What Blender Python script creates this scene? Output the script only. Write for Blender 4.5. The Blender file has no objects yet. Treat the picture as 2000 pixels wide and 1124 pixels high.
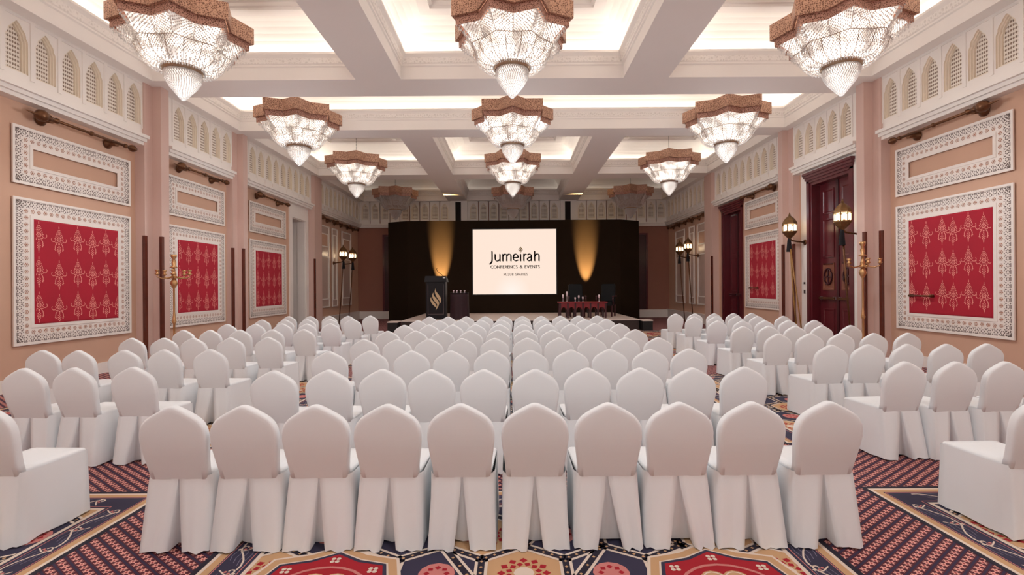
import bpy, bmesh, math, random
from mathutils import Matrix, Vector, Euler
random.seed(7)
PI = math.pi
SC = bpy.context.scene
COL = SC.collection

# ------------------------------------------------------------------ camera, world, exposure
EYE = 1.71
cam_d = bpy.data.cameras.new('camera')
cam = bpy.data.objects.new('camera', cam_d)
COL.objects.link(cam)
cam_d.sensor_fit = 'HORIZONTAL'
cam_d.sensor_width = 36.0
cam_d.lens = 36.0 * 950.0 / 2000.0
cam_d.shift_x = -3.0 / 2000.0
cam_d.shift_y = -2.0 / 2000.0
cam_d.clip_start = 0.05
cam_d.clip_end = 200
cam.matrix_world = (Matrix.Translation((0, 0, EYE)) @ Euler((PI / 2, 0, 0)).to_matrix().to_4x4()
                    @ Matrix.Rotation(math.radians(-0.4), 4, 'Z'))
SC.camera = cam

world = bpy.data.worlds.new('world')
SC.world = world
world.use_nodes = True
world.node_tree.nodes['Background'].inputs[0].default_value = (1.0, 0.93, 0.88, 1)
world.node_tree.nodes['Background'].inputs[1].default_value = 0.0

vs = SC.view_settings
vs.view_transform = 'Standard'
vs.look = 'None'
vs.exposure = 0.2
vs.gamma = 1.0
vs.use_curve_mapping = False
SC.cycles.max_bounces = 8
SC.cycles.diffuse_bounces = 5
SC.cycles.glossy_bounces = 3
SC.cycles.transmission_bounces = 4
SC.cycles.caustics_reflective = False
SC.cycles.caustics_refractive = False
SC.cycles.sample_clamp_indirect = 6.0

CHANDELIER_W = 88.0      # watts in each lit chandelier
COVE_W_PER_M = 2.1        # watts per metre of hidden cove strip

# ------------------------------------------------------------------ colour and material helpers
def lin(c):
    c = c / 255.0
    return c / 12.92 if c <= 0.04045 else ((c + 0.055) / 1.055) ** 2.4
def C(r, g, b):
    return (lin(r), lin(g), lin(b), 1.0)

MATS = {}
def mat(name, col, rough=0.6, metal=0.0, noise=0.0, nscale=20.0, bump=0.0, bscale=60.0, emit=None, es=0.0, spec=None, sheen=0.0):
    m = bpy.data.materials.new(name)
    m.use_nodes = True
    nt = m.node_tree
    b = nt.nodes['Principled BSDF']
    b.inputs['Base Color'].default_value = col
    b.inputs['Roughness'].default_value = rough
    b.inputs['Metallic'].default_value = metal
    if spec is not None:
        b.inputs['Specular IOR Level'].default_value = spec
    if sheen:
        b.inputs['Sheen Weight'].default_value = sheen
    tc = None
    if noise or bump:
        tc = nt.nodes.new('ShaderNodeTexCoord')
    if noise:
        n = nt.nodes.new('ShaderNodeTexNoise')
        n.inputs['Scale'].default_value = nscale
        n.inputs['Detail'].default_value = 4
        nt.links.new(tc.outputs['Object'], n.inputs['Vector'])
        mx = nt.nodes.new('ShaderNodeMix')
        mx.data_type = 'RGBA'
        mx.inputs[6].default_value = tuple(c * (1 - noise) for c in col[:3]) + (1,)
        mx.inputs[7].default_value = tuple(min(1, c * (1 + noise)) for c in col[:3]) + (1,)
        nt.links.new(n.outputs['Fac'], mx.inputs[0])
        nt.links.new(mx.outputs[2], b.inputs['Base Color'])
    if bump:
        n2 = nt.nodes.new('ShaderNodeTexNoise')
        n2.inputs['Scale'].default_value = bscale
        nt.links.new(tc.outputs['Object'], n2.inputs['Vector'])
        bp = nt.nodes.new('ShaderNodeBump')
        bp.inputs['Strength'].default_value = bump
        bp.inputs['Distance'].default_value = 0.01
        nt.links.new(n2.outputs['Fac'], bp.inputs['Height'])
        nt.links.new(bp.outputs['Normal'], b.inputs['Normal'])
    if emit is not None:
        b.inputs['Emission Color'].default_value = emit
        b.inputs['Emission Strength'].default_value = es
    MATS[name] = m
    return m

def pierced(name, dark, light, scale, rough, metal, bump=0.4, edge=0.06, randomness=0.55, obj_coord='Object', emit=0.0):
    """lattice-like pierced surface: cell centres are the holes"""
    m = mat(name, light, rough, metal)
    nt = m.node_tree
    b = nt.nodes['Principled BSDF']
    tc = nt.nodes.new('ShaderNodeTexCoord')
    v = nt.nodes.new('ShaderNodeTexVoronoi')
    v.feature = 'DISTANCE_TO_EDGE'
    v.inputs['Scale'].default_value = scale
    v.inputs['Randomness'].default_value = randomness
    nt.links.new(tc.outputs[obj_coord], v.inputs['Vector'])
    r = nt.nodes.new('ShaderNodeValToRGB')
    r.color_ramp.elements[0].position = edge
    r.color_ramp.elements[0].color = light
    r.color_ramp.elements[1].position = edge * 2.6
    r.color_ramp.elements[1].color = dark
    nt.links.new(v.outputs['Distance'], r.inputs['Fac'])
    nt.links.new(r.outputs['Color'], b.inputs['Base Color'])
    bp = nt.nodes.new('ShaderNodeBump')
    bp.invert = True
    bp.inputs['Strength'].default_value = bump
    bp.inputs['Distance'].default_value = 0.02
    nt.links.new(v.outputs['Distance'], bp.inputs['Height'])
    nt.links.new(bp.outputs['Normal'], b.inputs['Normal'])
    return m

mat('wall_fabric', C(208, 168, 144), 0.85, noise=0.05, nscale=3.0, bump=0.05, bscale=300)
mat('wall_brown', C(158, 108, 92), 0.85, noise=0.05, nscale=3.0)
mat('pilaster_pink', C(212, 180, 168), 0.7, noise=0.03, nscale=2.0)
mat('plaster', C(240, 232, 225), 0.6, noise=0.015, nscale=4)
mat('ceiling_paint', C(238, 230, 224), 0.7, noise=0.012, nscale=2)
mat('cove_paint', C(246, 240, 232), 0.75)
mat('fret_white', C(240, 230, 222), 0.5)
mat('fret_dark', C(120, 103, 96), 0.8)
mat('rosette_brown', C(176, 116, 84), 0.5)
mat('red_velvet', C(172, 8, 40), 0.8, noise=0.13, nscale=2.2, sheen=0.06)
mat('damask_thread', C(236, 148, 138), 0.6)
mat('niche_cream', C(233, 219, 200), 0.7)
def jali():
    """pierced plaster screen: a regular net of small holes"""
    m = mat('lattice_cream', C(240, 230, 218), 0.7)
    nt = m.node_tree; N, L = nt.nodes, nt.links
    b = N['Principled BSDF']
    tc = N.new('ShaderNodeTexCoord'); sx = N.new('ShaderNodeSeparateXYZ')
    L.new(tc.outputs['Object'], sx.inputs[0])
    def M(op, a, bb=None):
        n = N.new('ShaderNodeMath'); n.operation = op
        for i, v in enumerate((a, bb)):
            if v is None: continue
            if isinstance(v, (int, float)): n.inputs[i].default_value = v
            else: L.new(v, n.inputs[i])
        return n.outputs[0]
    k = 2*PI/0.085
    u = M('SINE', M('MULTIPLY', M('ADD', sx.outputs[0], M('MULTIPLY', sx.outputs[2], 0.58)), k))
    v = M('SINE', M('MULTIPLY', M('SUBTRACT', sx.outputs[0], M('MULTIPLY', sx.outputs[2], 0.58)), k))
    w = M('SINE', M('MULTIPLY', sx.outputs[2], k*1.16))
    h = M('ADD', M('MULTIPLY', u, v), M('MULTIPLY', w, 0.35))
    r = N.new('ShaderNodeMapRange')
    r.inputs['From Min'].default_value = 0.05; r.inputs['From Max'].default_value = 0.45
    L.new(h, r.inputs['Value'])
    mx = N.new('ShaderNodeMix'); mx.data_type = 'RGBA'
    mx.inputs[6].default_value = C(242, 232, 221); mx.inputs[7].default_value = C(150, 128, 110)
    L.new(r.outputs[0], mx.inputs[0]); L.new(mx.outputs[2], b.inputs['Base Color'])
    bp = N.new('ShaderNodeBump'); bp.invert = True
    bp.inputs['Strength'].default_value = 0.6; bp.inputs['Distance'].default_value = 0.02
    L.new(r.outputs[0], bp.inputs['Height']); L.new(bp.outputs['Normal'], b.inputs['Normal'])
jali()
pierced('star_copper', C(132, 90, 70), C(212, 168, 142), 32.0, 0.5, 0.2, 0.35, 0.08, 0.9)
pierced('band_copper', C(122, 80, 64), C(205, 158, 140), 34.0, 0.5, 0.2, 0.4, 0.08, 0.95)
mat('bronze', C(108, 72, 48), 0.38, 0.75, noise=0.3, nscale=40)
mat('antique_brass', C(132, 100, 66), 0.35, 0.8, noise=0.25, nscale=30)
mat('gold', C(206, 160, 112), 0.3, 0.85)
mat('chain_steel', C(120, 112, 108), 0.4, 0.8)
mat('collar_brass', C(176, 148, 122), 0.3, 0.7, noise=0.35, nscale=60)
mat('mahogany', C(92, 26, 34), 0.28, noise=0.25, nscale=3.0, spec=0.6)
mat('mahogany_dark', C(62, 18, 26), 0.32, noise=0.25, nscale=3.0)
mat('carved_brown', C(126, 74, 56), 0.5)
mat('guard_wood', C(98, 46, 34), 0.2, noise=0.35, nscale=5)
mat('slip_cover', C(239, 241, 243), 0.82, noise=0.012, nscale=3, bump=0.03, bscale=500, sheen=0.1)
mat('backdrop', C(42, 30, 20), 0.9, noise=0.1, nscale=2, spec=0.15)
mat('backdrop_trim', C(24, 17, 12), 0.6)
mat('screen_frame', C(26, 20, 16), 0.5)
mat('ink', C(44, 34, 30), 0.9, spec=0.0)
mat('ink_gold', C(142, 118, 30), 0.9, spec=0.0)
mat('ink_brown', C(120, 96, 84), 0.9, spec=0.0)
mat('lectern_black', C(20, 15, 20), 0.5, spec=0.3)
mat('lectern_line', C(112, 92, 92), 0.4)
mat('emblem_gold', C(212, 182, 142), 0.5)
mat('dark_cloth', C(44, 14, 24), 0.7, noise=0.3, nscale=6)
mat('black_leather', C(9, 10, 13), 0.6, spec=0.25)
mat('table_red', C(128, 22, 30), 0.35, noise=0.2, nscale=4)
mat('table_dark', C(58, 14, 20), 0.4)
mat('stage_top', C(232, 214, 204), 0.55)
mat('stage_side', C(60, 44, 40), 0.7)
mat('step_black', C(20, 14, 14), 0.6)
mat('vent_dark', C(70, 62, 60), 0.6)
mat('switch_dark', C(60, 50, 48), 0.5)
mat('void_dark', C(26, 16, 16), 0.9)
mat('tassel_black', C(24, 20, 24), 0.9)
mat('bamboo', C(166, 118, 62), 0.45, noise=0.3, nscale=14)
mat('crystal_glass', C(240, 220, 226), 0.08, spec=0.9)
mat('steel', C(200, 196, 192), 0.3, 0.8)
mat('lamp_pane', C(255, 236, 200), 0.4, emit=C(255, 226, 180), es=3.2)
mat('uplight_lens', C(255, 230, 180), 0.4, emit=C(255, 214, 150), es=6.0)
# carpet yarns
mat('yarn_navy', C(52, 48, 72), 0.95)
mat('yarn_navy_deep', C(36, 30, 46), 0.95)
mat('yarn_cream', C(226, 208, 192), 0.95)
mat('yarn_tan', C(202, 160, 118), 0.95)
mat('yarn_red', C(168, 22, 38), 0.95)
mat('yarn_slate', C(122, 116, 138), 0.95)
mat('yarn_pink', C(206, 128, 122), 0.95)

def bead_material():
    m = bpy.data.materials.new('crystal_bead')
    m.use_nodes = True
    nt = m.node_tree
    nt.nodes.clear()
    o = nt.nodes.new('ShaderNodeOutputMaterial')
    tr = nt.nodes.new('ShaderNodeBsdfTranslucent')
    tr.inputs['Color'].default_value = (0.95, 0.92, 0.9, 1)
    df = nt.nodes.new('ShaderNodeBsdfDiffuse')
    df.inputs['Color'].default_value = (0.92, 0.88, 0.86, 1)
    gl = nt.nodes.new('ShaderNodeBsdfGlossy')
    gl.inputs['Roughness'].default_value = 0.12
    gl.inputs['Color'].default_value = (1, 0.97, 0.95, 1)
    m1 = nt.nodes.new('ShaderNodeMixShader'); m1.inputs[0].default_value = 0.5
    m2 = nt.nodes.new('ShaderNodeMixShader'); m2.inputs[0].default_value = 0.28
    nt.links.new(df.outputs[0], m1.inputs[1]); nt.links.new(tr.outputs[0], m1.inputs[2])
    nt.links.new(m1.outputs[0], m2.inputs[1]); nt.links.new(gl.outputs[0], m2.inputs[2])
    nt.links.new(m2.outputs[0], o.inputs['Surface'])
    MATS['crystal_bead'] = m
bead_material()

def glow_material(name, col, strength, lo):
    """frosted inner shade of a lit lamp: bulb hot spots painted into the glow as noise"""
    m = mat(name, C(245, 238, 230), 0.6)
    nt = m.node_tree
    b = nt.nodes['Principled BSDF']
    tc = nt.nodes.new('ShaderNodeTexCoord')
    n = nt.nodes.new('ShaderNodeTexNoise')
    n.inputs['Scale'].default_value = 4.0
    n.inputs['Detail'].default_value = 1.0
    nt.links.new(tc.outputs['Object'], n.inputs['Vector'])
    mr = nt.nodes.new('ShaderNodeMapRange')
    mr.inputs['From Min'].default_value = 0.35
    mr.inputs['From Max'].default_value = 0.7
    mr.inputs['To Min'].default_value = lo
    mr.inputs['To Max'].default_value = strength
    nt.links.new(n.outputs['Fac'], mr.inputs['Value'])
    b.inputs['Emission Color'].default_value = col
    nt.links.new(mr.outputs[0], b.inputs['Emission Strength'])
glow_material('lamp_glow', C(255, 243, 230), 2.4, 0.35)
glow_material('cone_glow', C(255, 248, 240), 1.5, 0.6)
mat('lamp_off', C(170, 150, 140), 0.5)

def screen_material():
    m = mat('screen_image', C(20, 20, 20), 0.5)
    nt = m.node_tree
    b = nt.nodes['Principled BSDF']
    tc = nt.nodes.new('ShaderNodeTexCoord')
    mp = nt.nodes.new('ShaderNodeMapping')
    mp.inputs['Location'].default_value = (0.15, 0, 1.5)
    nt.links.new(tc.outputs['Object'], mp.inputs['Vector'])
    ln = nt.nodes.new('ShaderNodeVectorMath'); ln.operation = 'LENGTH'
    nt.links.new(mp.outputs[0], ln.inputs[0])
    r = nt.nodes.new('ShaderNodeValToRGB')
    r.color_ramp.elements[0].position = 0.0
    r.color_ramp.elements[0].color = C(255, 243, 234)
    r.color_ramp.elements[1].position = 0.9
    r.color_ramp.elements[1].color = C(253, 229, 212)
    nt.links.new(ln.outputs['Value'], r.inputs['Fac'])
    nt.links.new(r.outputs['Color'], b.inputs['Emission Color'])
    b.inputs['Emission Strength'].default_value = 0.87
screen_material()

def carpet_material():
    """field of small pink florets set in diagonal rows on navy"""
    m = mat('carpet_field', C(50, 36, 60), 0.95)
    nt = m.node_tree
    N, L = nt.nodes, nt.links
    b = N['Principled BSDF']
    tc = N.new('ShaderNodeTexCoord')
    sx = N.new('ShaderNodeSeparateXYZ')
    L.new(tc.outputs['Object'], sx.inputs[0])
    def M(op, a, bb=None, cc=None):
        n = N.new('ShaderNodeMath'); n.operation = op
        for i, v in enumerate((a, bb, cc)):
            if v is None: continue
            if isinstance(v, (int, float)): n.inputs[i].default_value = v
            else: L.new(v, n.inputs[i])
        return n.outputs[0]
    u = M('ABSOLUTE', sx.outputs[0]); v = sx.outputs[1]
    w = M('MULTIPLY', M('SUBTRACT', u, M('MULTIPLY', v, 1.4)), 0.581)
    s = M('MULTIPLY', M('ADD', M('MULTIPLY', u, 1.4), v), 0.581)
    PW, PS = 0.066, 0.056
    fw = M('MULTIPLY', M('SUBTRACT', M('FRACT', M('DIVIDE', w, PW)), 0.5), PW)
    fs = M('MULTIPLY', M('SUBTRACT', M('FRACT', M('DIVIDE', s, PS)), 0.5), PS)
    r = M('SQRT', M('ADD', M('MULTIPLY', fw, fw), M('MULTIPLY', fs, fs)))
    th = M('ARCTAN2', fw, fs)
    lim = M('ADD', 0.0180, M('MULTIPLY', M('COSINE', M('MULTIPLY', th, 6.0)), 0.0060))
    petal = M('LESS_THAN', r, lim)
    heart = M('LESS_THAN', r, 0.0068)
    rowm = M('LESS_THAN', M('ABSOLUTE', fw), 0.0265)
    def mix(f, a, c):
        n = N.new('ShaderNodeMix'); n.data_type = 'RGBA'
        L.new(f, n.inputs[0])
        for i, x in ((6, a), (7, c)):
            if isinstance(x, tuple): n.inputs[i].default_value = x
            else: L.new(x, n.inputs[i])
        return n.outputs[2]
    c1 = mix(rowm, C(50, 38, 66), C(84, 26, 40))
    c2 = mix(petal, c1, C(230, 166, 154))
    c3 = mix(heart, c2, C(150, 40, 48))
    L.new(c3, b.inputs['Base Color'])
carpet_material()

# ------------------------------------------------------------------ mesh builder
class MB:
    def __init__(self, tf=None):
        self.v, self.f, self.m, self.s = [], [], [], []
        self.names = []
        self.tf = tf
    def mi(self, name):
        if name not in self.names: self.names.append(name)
        return self.names.index(name)
    def P(self, p):
        self.v.append(self.tf(p) if self.tf else tuple(p)); return len(self.v) - 1
    def face(self, idx, m, smooth=False):
        self.f.append(tuple(idx)); self.m.append(self.mi(m)); self.s.append(smooth)
    def poly(self, pts, m, smooth=False):
        self.face([self.P(p) for p in pts], m, smooth)
    def box(self, x0, x1, y0, y1, z0, z1, m):
        i = [self.P(p) for p in ((x0,y0,z0),(x1,y0,z0),(x1,y1,z0),(x0,y1,z0),(x0,y0,z1),(x1,y0,z1),(x1,y1,z1),(x0,y1,z1))]
        for q in ((0,3,2,1),(4,5,6,7),(0,1,5,4),(1,2,6,5),(2,3,7,6),(3,0,4,7)):
            self.face([i[k] for k in q], m)
    def loft(self, rings, m, smooth=True, cap0=False, cap1=False, closed=True):
        idx = [[self.P(p) for p in r] for r in rings]
        n = len(rings[0])
        for a, b in zip(idx[:-1], idx[1:]):
            for k in range(n if closed else n - 1):
                k2 = (k + 1) % n
                self.face((a[k], a[k2], b[k2], b[k]), m, smooth)
        if cap0: self.face(idx[0][::-1], m)
        if cap1: self.face(idx[-1], m)
    def lathe(self, prof, m, n=16, c=(0,0,0), smooth=True, axis='Z', cap0=True, cap1=True):
        rings = []
        for r, h in prof:
            ring = []
            for k in range(n):
                a = 2 * PI * k / n
                if axis == 'Z': p = (c[0] + r*math.cos(a), c[1] + r*math.sin(a), c[2] + h)
                elif axis == 'Y': p = (c[0] + r*math.cos(a), c[1] + h, c[2] + r*math.sin(a))
                else: p = (c[0] + h, c[1] + r*math.cos(a), c[2] + r*math.sin(a))
                ring.append(p)
            rings.append(ring)
        self.loft(rings, m, smooth, cap0, cap1)
    def tube(self, path, rad, m, n=8, cap=True):
        pts = [Vector(p) for p in path]
        rings = []
        for i, p in enumerate(pts):
            d = (pts[min(i+1, len(pts)-1)] - pts[max(i-1, 0)]).normalized()
            up = Vector((0,0,1)) if abs(d.z) < 0.9 else Vector((1,0,0))
            a = d.cross(up).normalized(); b = d.cross(a).normalized()
            r = rad[i] if isinstance(rad, (list, tuple)) else rad
            rings.append([tuple(p + a*r*math.cos(2*PI*k/n) + b*r*math.sin(2*PI*k/n)) for k in range(n)])
        self.loft(rings, m, True, cap, cap)
    def prism(self, outline, y0, y1, m):
        """outline in (x,z), extruded along y"""
        a = [self.P((x, y0, z)) for x, z in outline]; b = [self.P((x, y1, z)) for x, z in outline]
        n = len(outline)
        self.face(a[::-1], m); self.face(b, m)
        for k in range(n):
            self.face((a[k], a[(k+1) % n], b[(k+1) % n], b[k]), m)
    def mesh(self, name, recalc=True):
        me = bpy.data.meshes.new(name)
        me.from_pydata(self.v, [], self.f)
        for nm in self.names: me.materials.append(MATS[nm])
        me.polygons.foreach_set('material_index', self.m)
        me.polygons.foreach_set('use_smooth', self.s)
        if recalc:
            bm = bmesh.new(); bm.from_mesh(me)
            bmesh.ops.recalc_face_normals(bm, faces=bm.faces)
            bm.to_mesh(me); bm.free()
        me.update()
        return me
    def build(self, name, parent=None, recalc=True):
        return link(name, self.mesh(name, recalc), parent)

def link(name, me, parent=None):
    o = bpy.data.objects.new(name, me)
    COL.objects.link(o)
    if parent is not None: o.parent = parent
    return o
def empty(name, loc=(0,0,0), rz=0.0):
    o = bpy.data.objects.new(name, None)
    o.empty_display_size = 0.1
    COL.objects.link(o); o.location = loc; o.rotation_euler = (0, 0, rz)
    return o
def tag(o, label, cat, group=None, kind=None):
    o['label'] = label; o['category'] = cat
    if group: o['group'] = group
    if kind: o['kind'] = kind
    return o
def struct(o, label, cat):
    return tag(o, label, cat, kind='structure')
def copy_tree(o, parent=None):
    c = o.copy(); COL.objects.link(c)
    if parent is not None: c.parent = parent
    for ch in [x for x in TREE.get(o.name, [])]:
        copy_tree(ch, c)
    return c
TREE = {}
def remember(root):
    """note the children of a prototype once, so that copying never scans the whole scene"""
    def walk(o):
        kids = list(o.children)
        TREE[o.name] = kids
        for k in kids: walk(k)
    walk(root)

# wall-mounted local frame: x along the wall, +y out of the wall, z up
W = 8.4
def on_wall(o, side, d, z, p=0.0):
    if side == 'left':
        o.location = (-W + p, d, z); o.rotation_euler = (0, 0, -PI/2)
    elif side == 'right':
        o.location = (W - p, d, z); o.rotation_euler = (0, 0, PI/2)
    else:
        o.location = (d, BACK - p, z); o.rotation_euler = (0, 0, PI)
    return o

# ------------------------------------------------------------------ main dimensions
BACK, REAR = 26.3, -7.0
SOFF = 6.31           # underside of the beams
TOP = 7.75            # structural slab
FR0, FR1 = 4.91, SOFF # frieze
BEAMS_Y = [(-7.0, -6.3), (-0.9, -0.2), (5.3, 6.2), (10.75, 11.7), (14.2, 14.95), (19.9, 20.8), (25.95, 26.3)]
CX0, CX1, CX2 = 2.46, 3.46, 7.95

# ------------------------------------------------------------------ floor and carpet
m = MB(); m.box(-W - 0.3, W + 0.3, REAR - 0.3, BACK + 0.3, -0.2, 0.0, 'carpet_field')
floor = struct(m.build('floor'), 'carpeted hall floor with pink florets on navy and patterned border panels', 'floor')

def clip_rect(poly, x0, x1, y0, y1):
    for ax, lim, keep_gt in ((0, x0, True), (0, x1, False), (1, y0, True), (1, y1, False)):
        out = []
        for i in range(len(poly)):
            a, b = poly[i-1], poly[i]
            ia = a[ax] >= lim if keep_gt else a[ax] <= lim
            ib = b[ax] >= lim if keep_gt else b[ax] <= lim
            if ia != ib:
                t = (lim - a[ax]) / (b[ax] - a[ax])
                out.append((a[0] + t*(b[0]-a[0]), a[1] + t*(b[1]-a[1])))
            if ib: out.append(b)
        poly = out
        if len(poly) < 3: return None
    return poly
def ngon(cx, cy, r, n, rot=0.0, ry=None):
    ry = r if ry is None else ry
    return [(cx + r*math.cos(rot + 2*PI*k/n), cy + ry*math.sin(rot + 2*PI*k/n)) for k in range(n)]
def bar(a, b, w):
    d = Vector((b[0]-a[0], b[1]-a[1])); n = Vector((-d.y, d.x)).normalized() * w / 2
    return [(a[0]+n.x, a[1]+n.y), (b[0]+n.x, b[1]+n.y), (b[0]-n.x, b[1]-n.y), (a[0]-n.x, a[1]-n.y)]

def carpet_panel(x0, x1, y0, y1, medallions):
    mb = MB()
    zz = [0.0015 + 0.0006*k for k in range(12)]
    lim = [x0, x1, y0, y1]
    def put(poly, lay, mname, lm=None):
        q = clip_rect(poly, *(lm or lim))
        if q: mb.poly([(x, y, zz[lay]) for x, y in q], mname)
    def rect(ins): return [(x0+ins, y0+ins), (x1-ins, y0+ins), (x1-ins, y1-ins), (x0+ins, y1-ins)]
    for lay, (ins, c) in enumerate(((0, 'yarn_navy_deep'), (0.04, 'yarn_cream'), (0.065, 'yarn_tan'), (0.115, 'yarn_navy'))):
        put(rect(ins), lay, c)
    # scroll border
    def run(p, d, n_, length):
        t = 0.1
        k = 0
        while t < length - 0.25:
            sg = 1 if k % 2 == 0 else -1
            def at(uu, vv): return (p[0] + d[0]*(t + uu) + n_[0]*vv*sg, p[1] + d[1]*(t + uu) + n_[1]*vv*sg)
            def line(pts, w, lay, nm):
                for a, b in zip(pts[:-1], pts[1:]): put(bar(at(*a), at(*b), w), lay, nm)
            for q in range(4):       # fine weave lines behind the vine
                v0 = -0.062 + 0.037*q
                line([(0.02 + 0.03*q, v0), (0.10 + 0.02*q, v0 + 0.016), (0.17 + 0.02*q, v0 + 0.008), (0.24, v0 + 0.02)], 0.0045, 4, 'yarn_slate')
            line([(0.0, -0.05), (0.05, -0.052), (0.11, -0.035), (0.17, 0.0), (0.215, 0.035), (0.25, 0.05), (0.272, 0.042), (0.275, 0.02), (0.258, 0.012)], 0.011, 5, 'yarn_cream')
            line([(0.215, 0.035), (0.225, 0.005), (0.245, -0.02), (0.27, -0.05)], 0.009, 5, 'yarn_cream')
            for uu, vv in ((0.235, 0.022), (0.252, -0.004), (0.232, 0.056)):
                e = at(uu, vv); put(ngon(e[0], e[1], 0.011, 6), 6, 'yarn_pink' if vv < 0.03 else 'yarn_cream')
            t += 0.27; k += 1
    c = 0.21
    run((x0 + c, y0 + c), (0, 1), (1, 0), y1 - y0 - 2*c)
    run((x1 - c, y0 + c), (0, 1), (-1, 0), y1 - y0 - 2*c)
    run((x0 + c, y0 + c), (1, 0), (0, 1), x1 - x0 - 2*c)
    run((x0 + c, y1 - c), (1, 0), (0, -1), x1 - x0 - 2*c)
    for q in (0.125, 0.285):
        for a, b in zip(rect(q), rect(q)[1:] + rect(q)[:1]): put(bar(a, b, 0.006), 4, 'yarn_pink')
    ins = 0.31
    put(rect(ins), 4, 'yarn_cream')
    put(rect(ins + 0.03), 5, 'yarn_navy')
    L = (x0 + ins + 0.03, x1 - ins - 0.03, y0 + ins + 0.03, y1 - ins - 0.03)
    # strapwork on a hexagon net
    S = 0.30
    hx, hy = S * math.sqrt(3), S * 1.5
    cx, cy = (x0 + x1) / 2, y1 - ins
    rows = int((y1 - y0) / hy) + 2
    colsn = int((x1 - x0) / hx / 2) + 2
    edges = []
    for j in range(-1, rows):
        for i in range(-colsn, colsn + 1):
            px = cx + (i + (0.5 if j % 2 else 0.0)) * hx
            py = cy - j * hy
            if px < x0 - S or px > x1 + S or py < y0 - S or py > y1 + S: continue
            hexa = ngon(px, py, S, 6, PI/6)
            kind = (i + 2*j) % 3
            put(hexa, 6, 'yarn_tan' if kind == 1 else 'yarn_navy', L)
            if kind == 1:
                for k in range(12):
                    a = 2*PI*k/12
                    put(ngon(px + 0.135*math.cos(a), py + 0.135*math.sin(a), 0.026, 4, a), 7, 'yarn_red', L)
                    put(ngon(px + 0.092*math.cos(a+0.26), py + 0.092*math.sin(a+0.26), 0.022, 4, a), 7, 'yarn_red', L)
                put(ngon(px, py, 0.062, 10), 8, 'yarn_cream', L)
            else:
                put(ngon(px, py, 0.11, 12), 7, 'yarn_pink', L)
                for k in range(8):
                    a = 2*PI*k/8
                    put(ngon(px + 0.06*math.cos(a), py + 0.06*math.sin(a), 0.02, 4, a), 8, 'yarn_red', L)
            for k in range(3):
                edges.append((hexa[k], hexa[k+1]))
            if kind == 0:      # small diagonal straps
                edges.append(((px, py + S), (px + hx/2, py - S/2)))
            if kind == 2: edges.append(((px, py + S), (px - hx/2, py - S/2)))
    for a, b in edges:
        put(bar(a, b, 0.080), 9, 'yarn_cream', L)
    for a, b in edges:
        put(bar(a, b, 0.042), 10, 'yarn_navy_deep', L)
        for k in range(5):
            t = (k + 0.5) / 5
            put(ngon(a[0] + t*(b[0]-a[0]), a[1] + t*(b[1]-a[1]), 0.0115, 4), 11, 'yarn_tan', L)
    z_ = 0.0015 + 0.0006*12
    for (mx, my, R) in medallions:
        def lay(poly, k, nm):
            q = clip_rect(poly, *L)
            if q: mb.poly([(x, y, z_ + 0.0006*k) for x, y in q], nm)
        def star8(r, r2): return [((r if k % 2 == 0 else r2)*math.cos(PI*k/8) + mx, (r if k % 2 == 0 else r2)*math.sin(PI*k/8) + my) for k in range(16)]
        lay(star8(R*1.32, R*1.16), 0, 'yarn_cream')
        lay(star8(R*1.27, R*1.11), 1, 'yarn_tan')
        lay(star8(R*1.13, R*0.99), 2, 'yarn_cream')
        lay(star8(R*1.10, R*0.96), 3, 'yarn_navy')
        lay(star8(R*1.04, R*0.90), 4, 'yarn_red')
        for k in range(24):
            a, b = 2*PI*k/24, 2*PI*(k+1)/24
            lay(bar((mx+0.70*R*math.cos(a), my+0.70*R*math.sin(a)), (mx+0.70*R*math.cos(b), my+0.70*R*math.sin(b)), 0.02), 5, 'yarn_pink')
        for k in range(8):
            a = 2*PI*(k+0.5)/8
            cxx, cyy = mx + 0.40*R*math.cos(a), my + 0.40*R*math.sin(a)
            lay(ngon(cxx, cyy, 0.17*R*1.05, 12), 5, 'yarn_tan')
            lay(ngon(cxx, cyy, 0.145*R*1.05, 12), 6, 'yarn_cream')
            lay(ngon(cxx, cyy, 0.125*R*1.05, 12), 7, 'yarn_tan')
            a2 = 2*PI*k/8
            for q in range(4):
                b2 = PI/4 + q*PI/2
                lay(ngon(mx + 0.88*R*math.cos(a2) + 0.022*math.cos(b2), my + 0.88*R*math.sin(a2) + 0.022*math.sin(b2), 0.015, 6), 5, 'yarn_cream')
        lay(ngon(mx, my, 0.2*R, 12), 8, 'yarn_cream')
        lay(ngon(mx, my, 0.15*R, 12), 9, 'yarn_tan')
    o = mb.build('carpet_panel', floor, recalc=False)
    return o
for (ya, yb) in ((0.2, 4.1), (5.2, 9.3), (10.4, 14.5), (15.6, 18.6)):
    ym = 2.66 if ya < 1 else (ya + yb) / 2
    carpet_panel(-1.95, 2.05, ya, yb, [(-1.12, ym, 0.42), (1.22, ym, 0.42)])
    carpet_panel(-7.4, -2.88, ya, yb, [(-5.14, (ya+yb)/2, 0.5)])
    carpet_panel(2.9, 7.4, ya, yb, [(5.15, (ya+yb)/2, 0.5)])

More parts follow.
